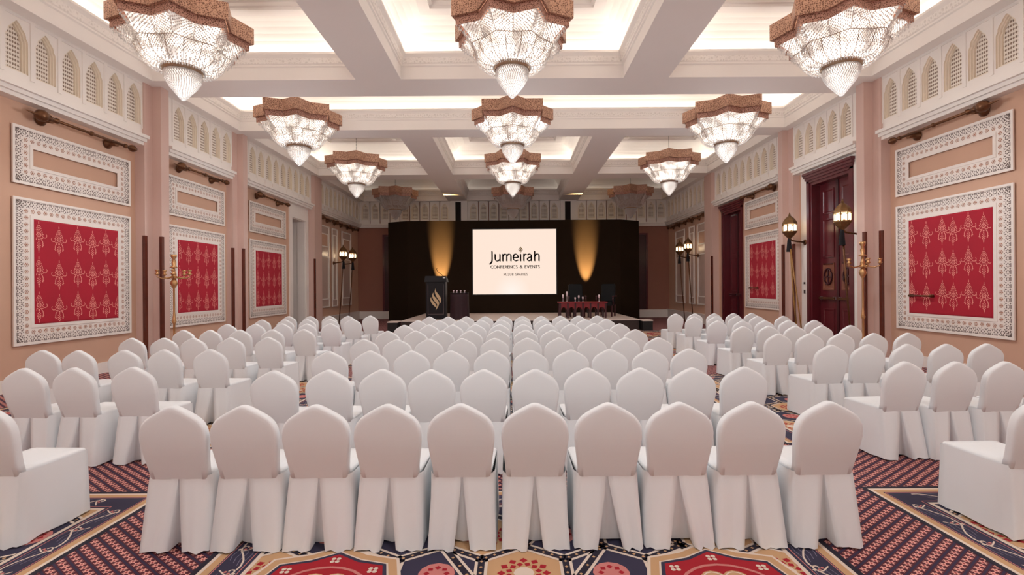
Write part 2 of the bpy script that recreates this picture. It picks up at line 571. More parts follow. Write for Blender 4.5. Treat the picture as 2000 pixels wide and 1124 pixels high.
# ------------------------------------------------------------------ walls
T = 0.3
def wall_with_openings(name, side, openings, label):
    s = -1 if side == 'left' else 1
    mb = MB()
    xa, xb = sorted((s*W, s*(W + T)))
    y = REAR
    for (a, b, h) in openings:
        mb.box(xa, xb, y, a, 0, TOP, 'wall_fabric')
        mb.box(xa, xb, a, b, h, TOP, 'wall_fabric')
        y = b
    mb.box(xa, xb, y, BACK, 0, TOP, 'wall_fabric')
    return struct(mb.build(name), label, 'wall')
DR1 = (12.02, 13.78, 4.62)      # big double door, right
DR2 = (17.82, 19.45, 4.62)      # far door, right
DL1 = (18.42, 19.62, 4.40)      # open passage, left
wall_left = wall_with_openings('wall_left', 'left', [DL1], 'left tan fabric wall of the hall')
wall_right = wall_with_openings('wall_right', 'right', [DR1, DR2], 'right tan fabric wall of the hall with mahogany doors')
mb = MB(); mb.box(-W - T, W + T, BACK, BACK + T, 0, TOP, 'wall_brown')
wall_back = struct(mb.build('wall_back'), 'end wall of the hall behind the dark stage backdrop', 'wall')
mb = MB(); mb.box(-W - T, W + T, REAR - T, REAR, 0, TOP, 'plaster')
wall_rear = struct(mb.build('wall_rear'), 'plain end wall behind the viewer', 'wall')

# white plinth along the stage end of the hall
mb = MB()
for s in (-1, 1):
    xa, xb = sorted((s*W, s*(W - 0.1)))
    mb.box(xa, xb, 20.62, BACK, 0, 0.40, 'plaster')
    mb.box(min(s*W, s*(W-0.13)), max(s*W, s*(W-0.13)), 20.62, BACK, 0.40, 0.44, 'plaster')
mb.box(-W + 0.1, -6.45, BACK - 0.1, BACK, 0, 0.42, 'plaster')
mb.box(6.75, W - 0.1, BACK - 0.1, BACK, 0, 0.42, 'plaster')
struct(mb.build('baseboard_back'), 'tall white plinth along the stage end walls', 'baseboard')
for s, nm in ((-1, 'baseboard_left'), (1, 'baseboard_right')):
    mb = MB()
    for a, b in ((REAR, 10.8), (11.57, 12.02 if s > 0 else 14.24), (13.78 if s > 0 else 14.24, 14.25), (14.97, DR2[0] - 0.18 if s > 0 else DL1[0] - 0.2)):
        if b - a > 0.05:
            mb.box(min(s*W, s*(W-0.03)), max(s*W, s*(W-0.03)), a, b, 0, 0.22, 'plaster')
    struct(mb.build(nm), 'low white skirting along the %s wall' % ('left' if s < 0 else 'right'), 'baseboard')

# pilasters between the wall bays
n_trim = [0]
def trim_name():
    n_trim[0] += 1
    return 'trim_%d' % n_trim[0]
def pilaster(side, where, steps, guards):
    s = -1 if side == 'left' else 1
    mb = MB()
    for (a, b, p) in steps:
        mb.box(min(s*W, s*(W-p)), max(s*W, s*(W-p)), a, b, 0, SOFF, 'pilaster_pink')
    o = struct(mb.build(trim_name()), 'stepped pink pilaster on the %s wall, %s' % (side, where), 'pilaster')
    for (a, p) in guards:
        g = MB()
        x0, x1 = sorted((s*(W - p - 0.012), s*(W - p + 0.05)))
        g.box(x0, x1, a - 0.012, a + 0.06, 0.0, 2.9, 'guard_wood')
        g.build('corner_guard', o)
for side in ('left', 'right'):
    pilaster(side, 'nearest one', ((10.82, 11.56, 0.21), (11.06, 11.31, 0.41)), ((10.82, 0.21), (11.06, 0.41)))
    pilaster(side, 'second nearest', ((14.25, 14.97, 0.19), (14.49, 14.72, 0.37)), ((14.25, 0.19), (14.49, 0.37)))
    pilaster(side, 'farthest one', ((19.86, 20.6, 0.3),), ((19.86, 0.3),))

# ------------------------------------------------------------------ frieze of arched lattice niches
ARCH = [(.185,.24),(.185,.77),(.182,.80),(.165,.83),(.152,.845),(.150,.89),(.135,.93),(.105,.965),(.088,.98),(.066,1.02),(.030,1.06),(0.0,1.085)]
def arch_scaled(k, dz=0.0):
    return [(x*k, .60 + (z - .60)*(0.5 + 0.5*k) + dz) for x, z in ARCH]
def arch_unit(half=0.25, height=FR1 - FR0 - 0.21):
    mb = MB()
    f = 0.16
    a = ARCH
    for sg in (1, -1):
        mb.poly([(sg*half, f, 0), (0, f, 0), (0, f, a[0][1]), (sg*half, f, a[0][1])], 'plaster')
        for (xa, za), (xb, zb) in zip(a[:-1], a[1:]):
            mb.poly([(sg*xa, f, za), (sg*half, f, za), (sg*half, f, zb), (sg*xb, f, zb)], 'plaster')
        mb.poly([(0, f, a[-1][1]), (sg*half, f, a[-1][1]), (sg*half, f, height), (0, f, height)], 'plaster')
    full = lambda k: [(x, z) for x, z in arch_scaled(k)] + [(-x, z) for x, z in arch_scaled(k)[-2::-1]]
    o0, o1, o2 = full(1.0), full(0.87), full(0.76)
    rings = [[(x, f, z) for x, z in o0], [(x, f - .03, z) for x, z in o0], [(x, f - .03, z) for x, z in o1],
             [(x, f - .06, z) for x, z in o1], [(x, f - .06, z) for x, z in o2], [(x, f - .10, z) for x, z in o2]]
    mb.loft(rings, 'niche_cream', smooth=False)
    # raised ribs between the arches
    for sg in (1, -1):
        x0, x1 = sorted((sg*half, sg*(half - 0.035)))
        mb.box(x0, x1, f, f + 0.018, 0.16, height, 'plaster')
    mb.box(-half, half, f, f + 0.018, height - 0.05, height, 'plaster')
    me = mb.mesh('arch_panel')
    lb = MB()
    lb.poly([(x, f - .095, z) for x, z in o2], 'lattice_cream')
    return me, lb.mesh('lattice_screen')
ARCH_ME, LATTICE_ME = arch_unit()
def frieze(side, d0, d1, centres, where):
    s = {'left': -1, 'right': 1, 'back': 0}[side]
    mb = MB()
    steps = ((4.91, 4.98, 0.20), (4.98, 5.05, 0.25), (5.05, 5.12, 0.31))
    top0 = 5.12
    def bx(a, b, p, z0, z1):
        if side == 'back': mb.box(a, b, BACK - p, BACK, z0, z1, 'plaster')
        else: mb.box(min(s*W, s*(W-p)), max(s*W, s*(W-p)), a, b, z0, z1, 'plaster')
    for z0, z1, p in steps: bx(d0, d1, p, z0, z1)
    lo, hi = min(centres) - 0.25, max(centres) + 0.25
    if lo - d0 > 0.01: bx(d0, lo, 0.16, top0, SOFF)
    if d1 - hi > 0.01: bx(hi, d1, 0.16, top0, SOFF)
    o = struct(mb.build(trim_name()), 'white frieze of arched lattice niches, %s' % where, 'frieze')
    for c in centres:
        a = link('arch_panel', ARCH_ME, o)
        on_wall(a, side, c, top0)
        b = link('lattice_screen', LATTICE_ME, a)
    return o
for side in ('left', 'right'):
    frieze(side, REAR, 10.85, [10.6 - 0.5*k for k in range(9)], 'nearest bay of the %s wall' % side)
    frieze(side, 11.57, 14.26, [12.02 + 0.5*k for k in range(5)], 'second bay of the %s wall' % side)
    frieze(side, 14.97, 19.88, [15.42 + 0.51*k for k in range(9)], 'third bay of the %s wall' % side)
    frieze(side, 20.6, BACK, [21.0 + 0.52*k for k in range(10)], 'stage bay of the %s wall' % side)
frieze('back', -W, -3.35, [-7.95 + 0.535*k for k in range(9)], 'end wall, left of the stage')
frieze('back', -2.45, 2.55, [-2.12 + 0.5425*k for k in range(9)], 'end wall above the middle of the stage')
frieze('back', 3.4, W, [3.68 + 0.535*k for k in range(9)], 'end wall, right of the stage')
for x0, x1, xs, wh in ((-3.35, -2.45, -2.93, 'left'), (2.55, 3.4, 2.93, 'right')):
    mb = MB(); mb.box(x0, x1, BACK - 0.3, BACK, 4.91, SOFF, 'plaster')
    o = struct(mb.build(trim_name()), 'flat pier with a black slot above the stage, %s one' % wh, 'pier')
    g = MB(); g.box(xs - 0.15, xs + 0.15, BACK - 0.312, BACK - 0.3, 4.93, SOFF - 0.06, 'void_dark'); g.build('slot', o)

# ------------------------------------------------------------------ ceiling, beams and coffers
mb = MB(); mb.box(-W - T, W + T, REAR - T, BACK + T, TOP, TOP + 0.2, 'ceiling_paint')
ceiling = struct(mb.build('ceiling'), 'white coffered ceiling with deep beams and lit coves', 'ceiling')
def beam(x0, x1, y0, y1):
    b = MB(); b.box(x0, x1, y0, y1, SOFF, TOP, 'ceiling_paint')
    return b.build('beam', ceiling)
for y0, y1 in BEAMS_Y: beam(-W, W, y0, y1)
for s in (-1, 1):
    xa, xb = sorted((s*CX2, s*W))
    for (p0, p1), (q0, q1) in zip(BEAMS_Y[:-1], BEAMS_Y[1:]): beam(xa, xb, p1, q0)
    xa, xb = sorted((s*CX0, s*CX1))
    for y0, y1 in ((-6.3, -0.9), (-0.2, 5.3), (6.2, 10.75), (14.95, 19.9), (20.8, 25.95)): beam(xa, xb, y0, y1)
pierced('cornice_relief', C(222, 213, 205), C(240, 232, 225), 16.0, 0.6, 0.0, 0.5, 0.12, 0.7)

def strip(name, loc, rot, length, power, col, width=0.07):
    l = bpy.data.lights.new(name, 'AREA')
    l.shape = 'RECTANGLE'; l.size = length; l.size_y = width
    l.energy = power; l.color = col
    o = bpy.data.objects.new(name, l); COL.objects.link(o)
    o.location = loc; o.rotation_euler = rot
    return o
COVE_COL = (1.0, 0.93, 0.85)
def coffer(x0, x1, y0, y1, gain=1.0, vents=True):
    """cornice round the opening, a light ledge behind it, a cove and a stepped tray above"""
    mb = MB()
    prof = [(0.0, 6.58), (0.03, 6.60), (0.03, 6.635), (0.05, 6.65), (0.075, 6.76), (0.11, 6.80), (0.13, 6.82), (0.13, 6.87), (0.09, 6.88), (0.09, 6.83), (0.0, 6.83)]
    def ring(ins, z): return [(x0+ins, y0+ins, z), (x1-ins, y0+ins, z), (x1-ins, y1-ins, z), (x0+ins, y1-ins, z)]
    for k, (a, b) in enumerate(zip(prof[:-1], prof[1:])):
        mb.loft([ring(*a), ring(*b)], 'cornice_relief' if k == 3 else 'plaster', smooth=False)
    mb.build('cornice', ceiling, recalc=False)
    # cove wall and tray
    cv = MB()
    def cring(t):
        return ring(0.55*(1 - math.cos(t*PI/2)), 6.86 + 0.56*math.sin(t*PI/2))
    cv.loft([ring(0.004, 6.84)] + [cring(t/6) for t in range(7)], 'cove_paint', smooth=False)
    tray = 0.78
    cv.loft([ring(0.55, 7.42), ring(tray, 7.42), ring(tray, 7.47), ring(tray + 0.06, 7.47), ring(tray + 0.06, 7.54), ring(tray + 0.13, 7.54), ring(tray + 0.13, 7.60)], 'ceiling_paint', smooth=False)
    cv.poly(ring(tray + 0.13, 7.60), 'ceiling_paint')
    cv.build('coffer_tray', ceiling, recalc=False)
    if vents:
        v = MB()
        a = tray + 0.24
        for (xa, xb) in ((x0 + a, x0 + a + 0.9), (x1 - a - 0.9, x1 - a)) if x1 - x0 < 6 else ((x0 + a, x0 + a + 1.4), (x1 - a - 1.4, x1 - a)):
            for k in range(3):
                v.box(xa, xb, y1 - a - 0.03*k, y1 - a - 0.03*k + 0.016, 7.588, 7.602, 'vent_dark')
            v.box(xa - 0.03, xb + 0.03, y1 - a - 0.1, y1 - a - 0.085, 7.586, 7.602, 'ceiling_paint')
        v.build('air_slot', ceiling)
    g = gain * COVE_W_PER_M
    zc = 6.90
    e = 0.05
    lx, ly = x1 - x0 - 0.2, y1 - y0 - 0.2
    strip('cove_strip', ((x0+x1)/2, y0 + e, zc), (PI - 0.5, 0, 0), lx, g*lx, COVE_COL)
    strip('cove_strip', ((x0+x1)/2, y1 - e, zc), (PI + 0.5, 0, 0), lx, g*lx, COVE_COL)
    o = strip('cove_strip', (x0 + e, (y0+y1)/2, zc), (PI, 0.5, PI/2), ly, g*ly, COVE_COL)
    o.rotation_euler = (Euler((0, 0, PI/2)).to_matrix() @ Euler((PI + 0.5, 0, 0)).to_matrix()).to_euler()
    o = strip('cove_strip', (x1 - e, (y0+y1)/2, zc), (0, 0, 0), ly, g*ly, COVE_COL)
    o.rotation_euler = (Euler((0, 0, PI/2)).to_matrix() @ Euler((PI - 0.5, 0, 0)).to_matrix()).to_euler()
for (y0, y1), gain in (((-6.3, -0.9), 1.0), ((-0.2, 5.3), 1.0), ((6.2, 10.75), 1.0), ((14.95, 19.9), 0.75), ((20.8, 25.95), 0.1)):
    coffer(-CX0, CX0, y0, y1, gain)
    coffer(-CX2, -CX1, y0, y1, gain)
    coffer(CX1, CX2, y0, y1, gain)
coffer(-CX2, CX2, 11.7, 14.2, 1.0)
for x, y in ((-4.6, 18.75), (4.4, 18.75)):
    mb = MB(); mb.lathe([(0.10, 0.0), (0.10, -0.03), (0.07, -0.05)], 'plaster', 16)
    o = mb.build('smoke_detector'); o.location = (x, y, 7.42)
    tag(o, 'small round smoke detector on the ceiling, %s of the middle' % ('left' if x < 0 else 'right'), 'smoke detector')

# ------------------------------------------------------------------ chandeliers
def star_r(th, R):
    """octagram outline: radius at angle th, points at multiples of 45 degrees"""
    a = (th % (PI/4)); a = min(a, PI/4 - a)
    return R * math.cos(PI/4) / math.cos(PI/4 - a)
def star_pts(R, z, rot=0.0):
    pts = []
    for k in range(16):
        th = PI*k/8
        r = R if k % 2 == 0 else star_r(PI/8, R)
        pts.append((r*math.cos(th + rot), r*math.sin(th + rot), z))
    return pts
CURT = [(0.0, 1.04, 1.06, 1.0), (0.16, 0.965, 0.975, 1.0), (0.32, 0.88, 0.87, 0.85), (0.50, 0.77, 0.745, 0.4), (0.68, 0.64, 0.655, 0.12), (0.85, 0.53, 0.545, 0.0), (1.0, 0.50, 0.35, 0.0)]
def curtain(t, th, shrink=1.0):
    for a, b in zip(CURT[:-1], CURT[1:]):
        if t <= b[0] + 1e-9:
            u = (t - a[0]) / (b[0] - a[0])
            z = a[1] + u*(b[1]-a[1]); r = a[2] + u*(b[2]-a[2]); k = a[3] + u*(b[3]-a[3])
            rr = r * ((1-k) + k * star_r(th, 1.0)) * shrink
            return rr, z
def beads(mb, spots, m):
    for (x, y, z, s, sz) in spots:
        i = [mb.P(p) for p in ((x+s,y,z),(x,y+s,z),(x-s,y,z),(x,y-s,z),(x,y,z+sz),(x,y,z-sz))]
        for q in ((0,1,4),(1,2,4),(2,3,4),(3,0,4),(1,0,5),(2,1,5),(3,2,5),(0,3,5)):
            mb.face([i[k] for k in q], m)
def make_chandelier(lit):
    root = empty('chandelier')
    rnd = random.Random(3)
    # upper star tier: open box of pierced copper
    mb = MB()
    a, b = star_pts(1.16, 1.16), star_pts(1.16, 1.45)
    ai, bi = star_pts(1.10, 1.16), star_pts(1.10, 1.45)
    mb.loft([ai, a, b, bi, ai], 'star_copper', smooth=False)
    mb.loft([[(0.02*math.cos(PI*k/8), 0.02*math.sin(PI*k/8), 1.40) for k in range(16)], star_pts(1.11, 1.40)], 'star_copper', smooth=False)
    crown = mb.build('star_crown', root, recalc=False)
    mb = MB()
    a, b = star_pts(1.08, 1.03), star_pts(1.08, 1.17)
    ai, bi = star_pts(1.05, 1.03), star_pts(1.05, 1.17)
    mb.loft([ai, a, b, bi, ai], 'band_copper', smooth=False)
    mb.build('crown_band', crown, recalc=False)
    # inner frosted bowl
    mb = MB()
    nth = 64
    rings = []
    for k in range(13):
        t = k/12
        ring = []
        for q in range(nth):
            th = 2*PI*q/nth
            r, z = curtain(t, th, 0.93)
            ring.append((r*math.cos(th), r*math.sin(th), z + 0.015))
        rings.append(ring)
    mb.loft(rings, 'lamp_glow' if lit else 'lamp_off', smooth=True)
    bowl = mb.build('frosted_bowl', root, recalc=False)
    # crystal strands
    mb = MB(); spots = []
    ncol = 104
    for q in range(ncol):
        th = 2*PI*q/ncol
        nrow = 30
        for k in range(nrow):
            t = k/(nrow - 1)
            if t > 0.7 and q % 2: continue
            th = 2*PI*(q + 0.5*(k % 2))/ncol
            r, z = curtain(t, th)
            r += rnd.uniform(-.006, .006)
            s = rnd.uniform(.012, .019)
            spots.append((r*math.cos(th), r*math.sin(th), z - 0.01 + rnd.uniform(-.005, .005), s, s*1.35))
    for k in range(16):     # longer drops hanging at the star points
        th = PI*k/8
        for j in range(10):
            r, z = curtain(0.02 + j*0.035, th + rnd.uniform(-.12, .12))
            spots.append((r*math.cos(th), r*math.sin(th), z - 0.05, 0.010, 0.035))
    beads(mb, spots, 'crystal_bead')
    o = mb.build('crystal_strands', root, recalc=False); o['kind'] = 'stuff'
    # brass ribs of the cage
    mb = MB()
    for k in range(16):
        th = 2*PI*(k + 0.5)/16
        path = []
        for j in range(6):
            r, z = curtain(0.45 + 0.55*j/5, th, 1.015)
            path.append((r*math.cos(th), r*math.sin(th), z))
        mb.tube(path, 0.006, 'collar_brass', 5)
    th_ring = []
    for k in range(33):
        th = 2*PI*k/32
        r, z = curtain(0.45, th, 1.0)
        th_ring.append((r*math.cos(th), r*math.sin(th), z))
    mb.tube(th_ring, 0.008, 'collar_brass', 5, cap=False)
    mb.build('cage_rib', bowl, recalc=False)
    # collar
    mb = MB()
    mb.lathe([(0.33, 0.575), (0.345, 0.565), (0.345, 0.515), (0.325, 0.51), (0.325, 0.455), (0.29, 0.445), (0.29, 0.51)], 'collar_brass', 32, cap0=False, cap1=False)
    mb.build('collar_ring', root, recalc=False)
    # bottom drop: core and beads
    cone = [(0.295, 0.455), (0.30, 0.40), (0.28, 0.31), (0.22, 0.21), (0.135, 0.11), (0.07, 0.03)]
    mb = MB(); mb.lathe([(r*0.9, h + 0.01) for r, h in cone], 'cone_glow' if lit else 'lamp_off', 24)
    drop = mb.build('frosted_drop', root, recalc=False)
    mb = MB(); spots = []
    for j in range(24):
        u = j/23*(len(cone)-1); i = min(int(u), len(cone)-2); f = u - i
        r = cone[i][0] + f*(cone[i+1][0]-cone[i][0]); h = cone[i][1] + f*(cone[i+1][1]-cone[i][1])
        n = max(6, int(2*PI*r/0.040))
        for k in range(n):
            th = 2*PI*(k + 0.5*(j % 2))/n
            s = 0.0155
            spots.append((r*math.cos(th), r*math.sin(th), h, s, s*1.15))
    for k in range(14):
        th = 2*PI*k/14; r = 0.05 if k % 2 else 0.025
        spots.append((r*math.cos(th), r*math.sin(th), 0.012 if k % 2 else -0.01, 0.02, 0.022))
    beads(mb, spots, 'crystal_bead')
    o = mb.build('crystal_drop', drop, recalc=False); o['kind'] = 'stuff'
    # chain of links up to the tray, with a ceiling rose
    mb = MB()
    z = 1.41
    k = 0
    zt = 7.60 - TIP
    while z < zt - 0.03:
        ring = []
        for q in range(9):
            a = 2*PI*q/8
            px, pz = 0.014*math.cos(a), 0.034*math.sin(a)
            ring.append((px, 0, z + 0.03 + pz) if k % 2 else (0, px, z + 0.03 + pz))
        mb.tube(ring, 0.005, 'chain_steel', 4, cap=False)
        z += 0.055; k += 1
    mb.build('chain', root, recalc=False)
    mb = MB(); mb.lathe([(0.0, zt - 0.06), (0.05, zt - 0.05), (0.08, zt - 0.01), (0.08, zt)], 'collar_brass', 16, cap0=False)
    mb.build('ceiling_rose', root, recalc=False)
    return root
TIP = 5.03
ch_lit = make_chandelier(True); remember(ch_lit)
ch_off = make_chandelier(False); remember(ch_off)
used = {True: False, False: False}
LX = 5.75
def chandelier(x, y, rot, lit, label, gain=1.0):
    src = ch_lit if lit else ch_off
    if not used[lit]:
        o = src; used[lit] = True
    else:
        o = copy_tree(src)
    o.scale = (.95, .95, 1)
    o.location = (x, y, TIP); o.rotation_euler = (0, 0, math.radians(rot))
    tag(o, label, 'chandelier', 'star chandeliers under the coffers')
    if lit:
        for kind, share in (('POINT', 0.5), ('SPOT', 0.65)):     # all-round glow, and the share the crown throws downwards
            l = bpy.data.lights.new('chandelier_light', kind)
            l.energy = CHANDELIER_W * gain * share; l.shadow_soft_size = 0.22; l.color = (0.95, 1.0, 1.04)
            if kind == 'SPOT': l.spot_size = math.radians(172); l.spot_blend = 0.35
            lo = bpy.data.objects.new('chandelier_light', l); COL.objects.link(lo)
            lo.location = (x, y, TIP - 0.62)
pos_x = ((-LX, 'left'), (0.0, 'middle'), (LX, 'right'))
rows_ch = ((8.5, True, 'nearest', (24, 25, 21)), (13.1, True, 'second nearest', (20, 0, 25)), (17.9, True, 'third nearest', (18, 22.5, 27)), (23.8, False, 'farthest', (14, 20, 31)))
for y, lit, wh, rots in rows_ch:
    for (x, side), rt in zip(pos_x, rots):
        chandelier(x, y, rt, lit, '%s star-shaped crystal chandelier, %s of the %s column' % ('lit' if lit else 'unlit', wh, side), 0.32 if y > 15 else 1.0)
for x, side in pos_x:  # unseen row added to brighten the chair backs from behind
    chandelier(x, -3.6, 22.5, True, 'added unseen fill-light chandelier behind the viewer, %s column' % side, 1.1)
for x, side in pos_x:  # also added out of view, as extra light on the front rows
    chandelier(x, 2.2, 22.5, True, 'added unseen fill-light chandelier hanging above the viewer, %s column' % side, 1.1)

# ------------------------------------------------------------------ banquet chairs
HALF = [(0.0,.957),(.018,.955),(.045,.944),(.09,.921),(.135,.895),(.170,.870),(.195,.840),(.2105,.805),(.2165,.765),(.217,.725),(.2125,.68),(.206,.63),(.199,.58),(.193,.53),(.189,.46)]
def back_mesh(var):
    mb = MB()
    rnd = random.Random(var)
    sk = rnd.uniform(-.006, .006)
    outline = [(x, z) for x, z in HALF] + [(-x, z) for x, z in HALF[::-1][:-1]]
    # outline normals
    n = len(outline)
    nor = []
    for i in range(n):
        a, b = Vector(outline[i-1]), Vector(outline[(i+1) % n])
        d = b - a
        nv = Vector((d.y, -d.x)).normalized()
        nor.append(-nv)
    if nor[0].y < 0: nor = [-q for q in nor]
    def ring(ins, y):
        r = []
        for (x, z), nv in zip(outline, nor):
            if z < 0.47: px, pz = x - (ins if x > 0 else -ins), z
            else: px, pz = x - nv.x*ins, z - nv.y*ins
            lean = -0.175*max(0.0, pz - 0.46) - 0.02*math.sin((pz-0.46)/0.49*PI)
            r.append((px + sk*(pz-.46), y + lean - 0.200, pz))
        return r
    rings = [ring(.035, -.0300), ring(.016, -.0295), ring(.006, -.026), ring(.001, -.018), ring(0, -.006), ring(0, .010), ring(.001, .020), ring(.006, .027), ring(.016, .031), ring(.035, .032)]
    mb.loft(rings, 'slip_cover', smooth=True)
    # caps: strips across so that the panel follows its curve
    for r in (rings[0], rings[-1]):
        h = len(HALF)
        for i in range(h - 1):
            R1, R2 = r[i], r[i+1]
            L1, L2 = r[(n - i) % n], r[n - 1 - i] if i + 1 < h else r[n-1-i]
            if i == 0: mb.poly([R1, R2, L2], 'slip_cover', True)
            else: mb.poly([L1, R1, R2, L2], 'slip_cover', True)
    # dart lines
    me = mb.mesh('backrest')
    return me
def seat_mesh():
    mb = MB()
    def rr(hw, y0, y1, z, r=0.04):
        pts = []
        for cx, cy, a0 in ((hw - r, y1 - r, 0), (-hw + r, y1 - r, PI/2), (-hw*.9 + r, y0 + r, PI), (hw*.9 - r, y0 + r, 1.5*PI)):
            for k in range(4):
                a = a0 + k*PI/6
                pts.append((cx + r*math.cos(a), cy + r*math.sin(a), z))
        return pts
    mb.loft([rr(.205, -.19, .240, .43, .02), rr(.211, -.195, .246, .475, .02), rr(.2115, -.195, .2465, .490, .022), rr(.205, -.19, .240, .500, .025), rr(.15, -.13, .18, .506, .03)], 'slip_cover', True, cap0=True, cap1=True)
    return mb.mesh('seat')
def skirt_mesh(var):
    rnd = random.Random(100 + var)
    mb = MB()
    open_ = rnd.uniform(.045, .085); skew = rnd.uniform(-.018, .018)
    rings = []
    NL = 9
    ph = [rnd.uniform(0, 6) for _ in range(4)]
    hem = [rnd.uniform(.002, .02) for _ in range(64)]
    for k in range(NL):
        t = k/(NL - 1)           # 0 top .. 1 hem
        z0 = 0.486*(1 - t)
        hw = .192 + .028*t**0.8
        hs = .213 + .008*t
        yb = -.2275 - .056*t
        yf = .247 + .015*t
        pl = .004 + open_*t**1.15
        ring = []
        def add(x, y, i):
            z = z0 + (hem[i] + .004)*t**3
            ring.append((x, y, max(z, .004)))
        i = 0
        # back edge, right to left, with the inverted pleat
        for f in (1.0, .8, .6, .4, .2):
            x = hw*f + (pl + skew*t)*(1 - f)
            wob = (.012*math.sin(f*7 + ph[0]) + .008*math.sin(f*13 + ph[1]))*t
            add(x, yb + wob - .012*t*(1-f), i); i += 1
        add(pl + skew*t, yb - .012*t, i); i += 1
        add(pl*0.92 + skew*t, yb + .015*t + .002, i); i += 1
        add(pl*1.02 + skew*t, yb + .12*t + .002, i); i += 1
        add(skew*t, yb + .11*t + .002, i); i += 1
        add(-pl*1.02 + skew*t, yb + .12*t + .002, i); i += 1
        add(-pl*0.92 + skew*t, yb + .015*t + .002, i); i += 1
        add(-pl + skew*t, yb - .012*t, i); i += 1
        for f in (.2, .4, .6, .8, 1.0):
            x = -hw*f + (-pl + skew*t)*(1 - f)
            wob = (.012*math.sin(f*7 + ph[2]) + .008*math.sin(f*12 + ph[3]))*t
            add(x, yb + wob - .012*t*(1-f), i); i += 1
        # left side to the front
        for f in (.12, .3, .5, .7, .88, 1.0):
            add(-(hw + (hs - hw)*min(1, f*8)) - .006*t*math.sin(f*9 + ph[1]), yb + (yf - yb)*f, i); i += 1
        for f in (-.5, 0, .5):
            add(hs*f, yf + .006*t*math.sin(f*8 + ph[2]), i); i += 1
        for f in (1.0, .88, .7, .5, .3, .12):
            add((hw + (hs - hw)*min(1, f*8)) + .006*t*math.sin(f*9 + ph[0]), yb + (yf - yb)*f, i); i += 1
        rings.append(ring)
    mb.loft(rings, 'slip_cover', True)
    me = mb.mesh('skirt')
    return me
BACKS = [back_mesh(k) for k in range(3)]
SKIRTS = [skirt_mesh(k) for k in range(5)]
SEAT = seat_mesh()
lg = MB(); lg.lathe([(.009, .012), (.012, .3)], 'antique_brass', 8); lg.lathe([(.013, 0), (.013, .014)], 'step_black', 8)
LEG = lg.mesh('leg')
ORD = ['first', 'second', 'third', 'fourth', 'fifth', 'sixth', 'seventh', 'eighth', 'ninth', 'tenth']
n_ch = [0]
def banquet_chair(x, y, rz, label, group, legs=False):
    k = n_ch[0]; n_ch[0] += 1
    rnd = random.Random(k*17 + 5)
    r = empty('banquet_chair', (x, y + .27, 0), rz)
    link('backrest', BACKS[rnd.randrange(3)], r)
    link('seat', SEAT, r)
    link('skirt', SKIRTS[rnd.randrange(5)], r)
    if legs:
        for lx, ly in ((-.17, -.19), (.17, -.19), (-.17, .2), (.17, .2)):
            o = link('leg', LEG, r); o.location = (lx, ly, 0)
    tag(r, label, 'chair', group)
rj = random.Random(11)
front_x = [-2.20, -1.745, -1.285, -.82, -.345, .13, .605, 1.065, 1.525, 2.02]
ROWN = ['nearest', 'second nearest', 'third nearest', 'fourth nearest', 'fifth nearest', 'sixth nearest', 'seventh nearest', 'farthest']
for r in range(8):
    y = 3.146 + 1.32*r
    for i in range(10):
        if r == 0: x, dy = front_x[i], 0
        else: x, dy = -2.18 + .4755*i + rj.uniform(-.012, .012), rj.uniform(-.03, .03)
        if r == 7: x += 0.03
        banquet_chair(x, y + dy, rj.uniform(-.014, .014), 'white covered chair, %s from left in the %s row of the middle block' % (ORD[i], ROWN[r]), 'covered chairs in the middle block', legs=(r == 0))
left_rows = [(3.22, [-3.49]), (4.70, [-4.70, -4.22, -3.68]), (6.05, [-5.87, -5.37, -4.81, -4.32, -3.76]), (7.5, [-5.88, -5.38, -4.89, -4.34, -3.77]),
             (8.9, [-6.03, -5.51, -4.97, -4.40, -3.80]), (10.3, [-6.05, -5.46, -4.90, -4.36, -3.85]), (11.7, [-6.02, -5.48, -4.94, -4.40, -3.87]), (13.0, [-6.0, -5.42, -4.92, -4.40, -3.83])]
right_rows = [(3.22, [3.49]), (4.70, [3.76, 4.23, 4.70, 5.17]), (6.05, [3.93, 4.40, 4.88, 5.37, 5.88]), (7.5, [4.04, 4.55, 5.03, 5.51, 6.02]),
              (8.9, [4.15, 4.65, 5.12, 5.62, 6.14]), (10.3, [4.28, 4.80, 5.30, 5.80, 6.34]), (11.7, [4.31, 4.84, 5.34, 5.86, 6.45]), (13.0, [4.30, 4.82, 5.32, 5.84, 6.35])]
for blk, rows, rot in (('left', left_rows, -.05), ('right', right_rows, .05)):
    for r, (y, xs) in enumerate(rows):
        for i, x in enumerate(xs):
            rz = rot + rj.uniform(-.04, .04)
            if r == 0: rz = rot*0.6
            if len(xs) == 1: lab = 'white covered chair cut by the %s picture edge, nearest of the %s block' % (blk, blk)
            else:
                who = ('%s from left' % ORD[i]) if blk == 'right' else ('%s from the aisle' % ORD[len(xs) - 1 - i])
                lab = 'white covered chair, %s in the %s row of the %s block' % (who, ROWN[r], blk)
            banquet_chair(x, y + rj.uniform(-.03, .03), rz, lab, 'covered chairs in the %s block' % blk, legs=(r < 2))

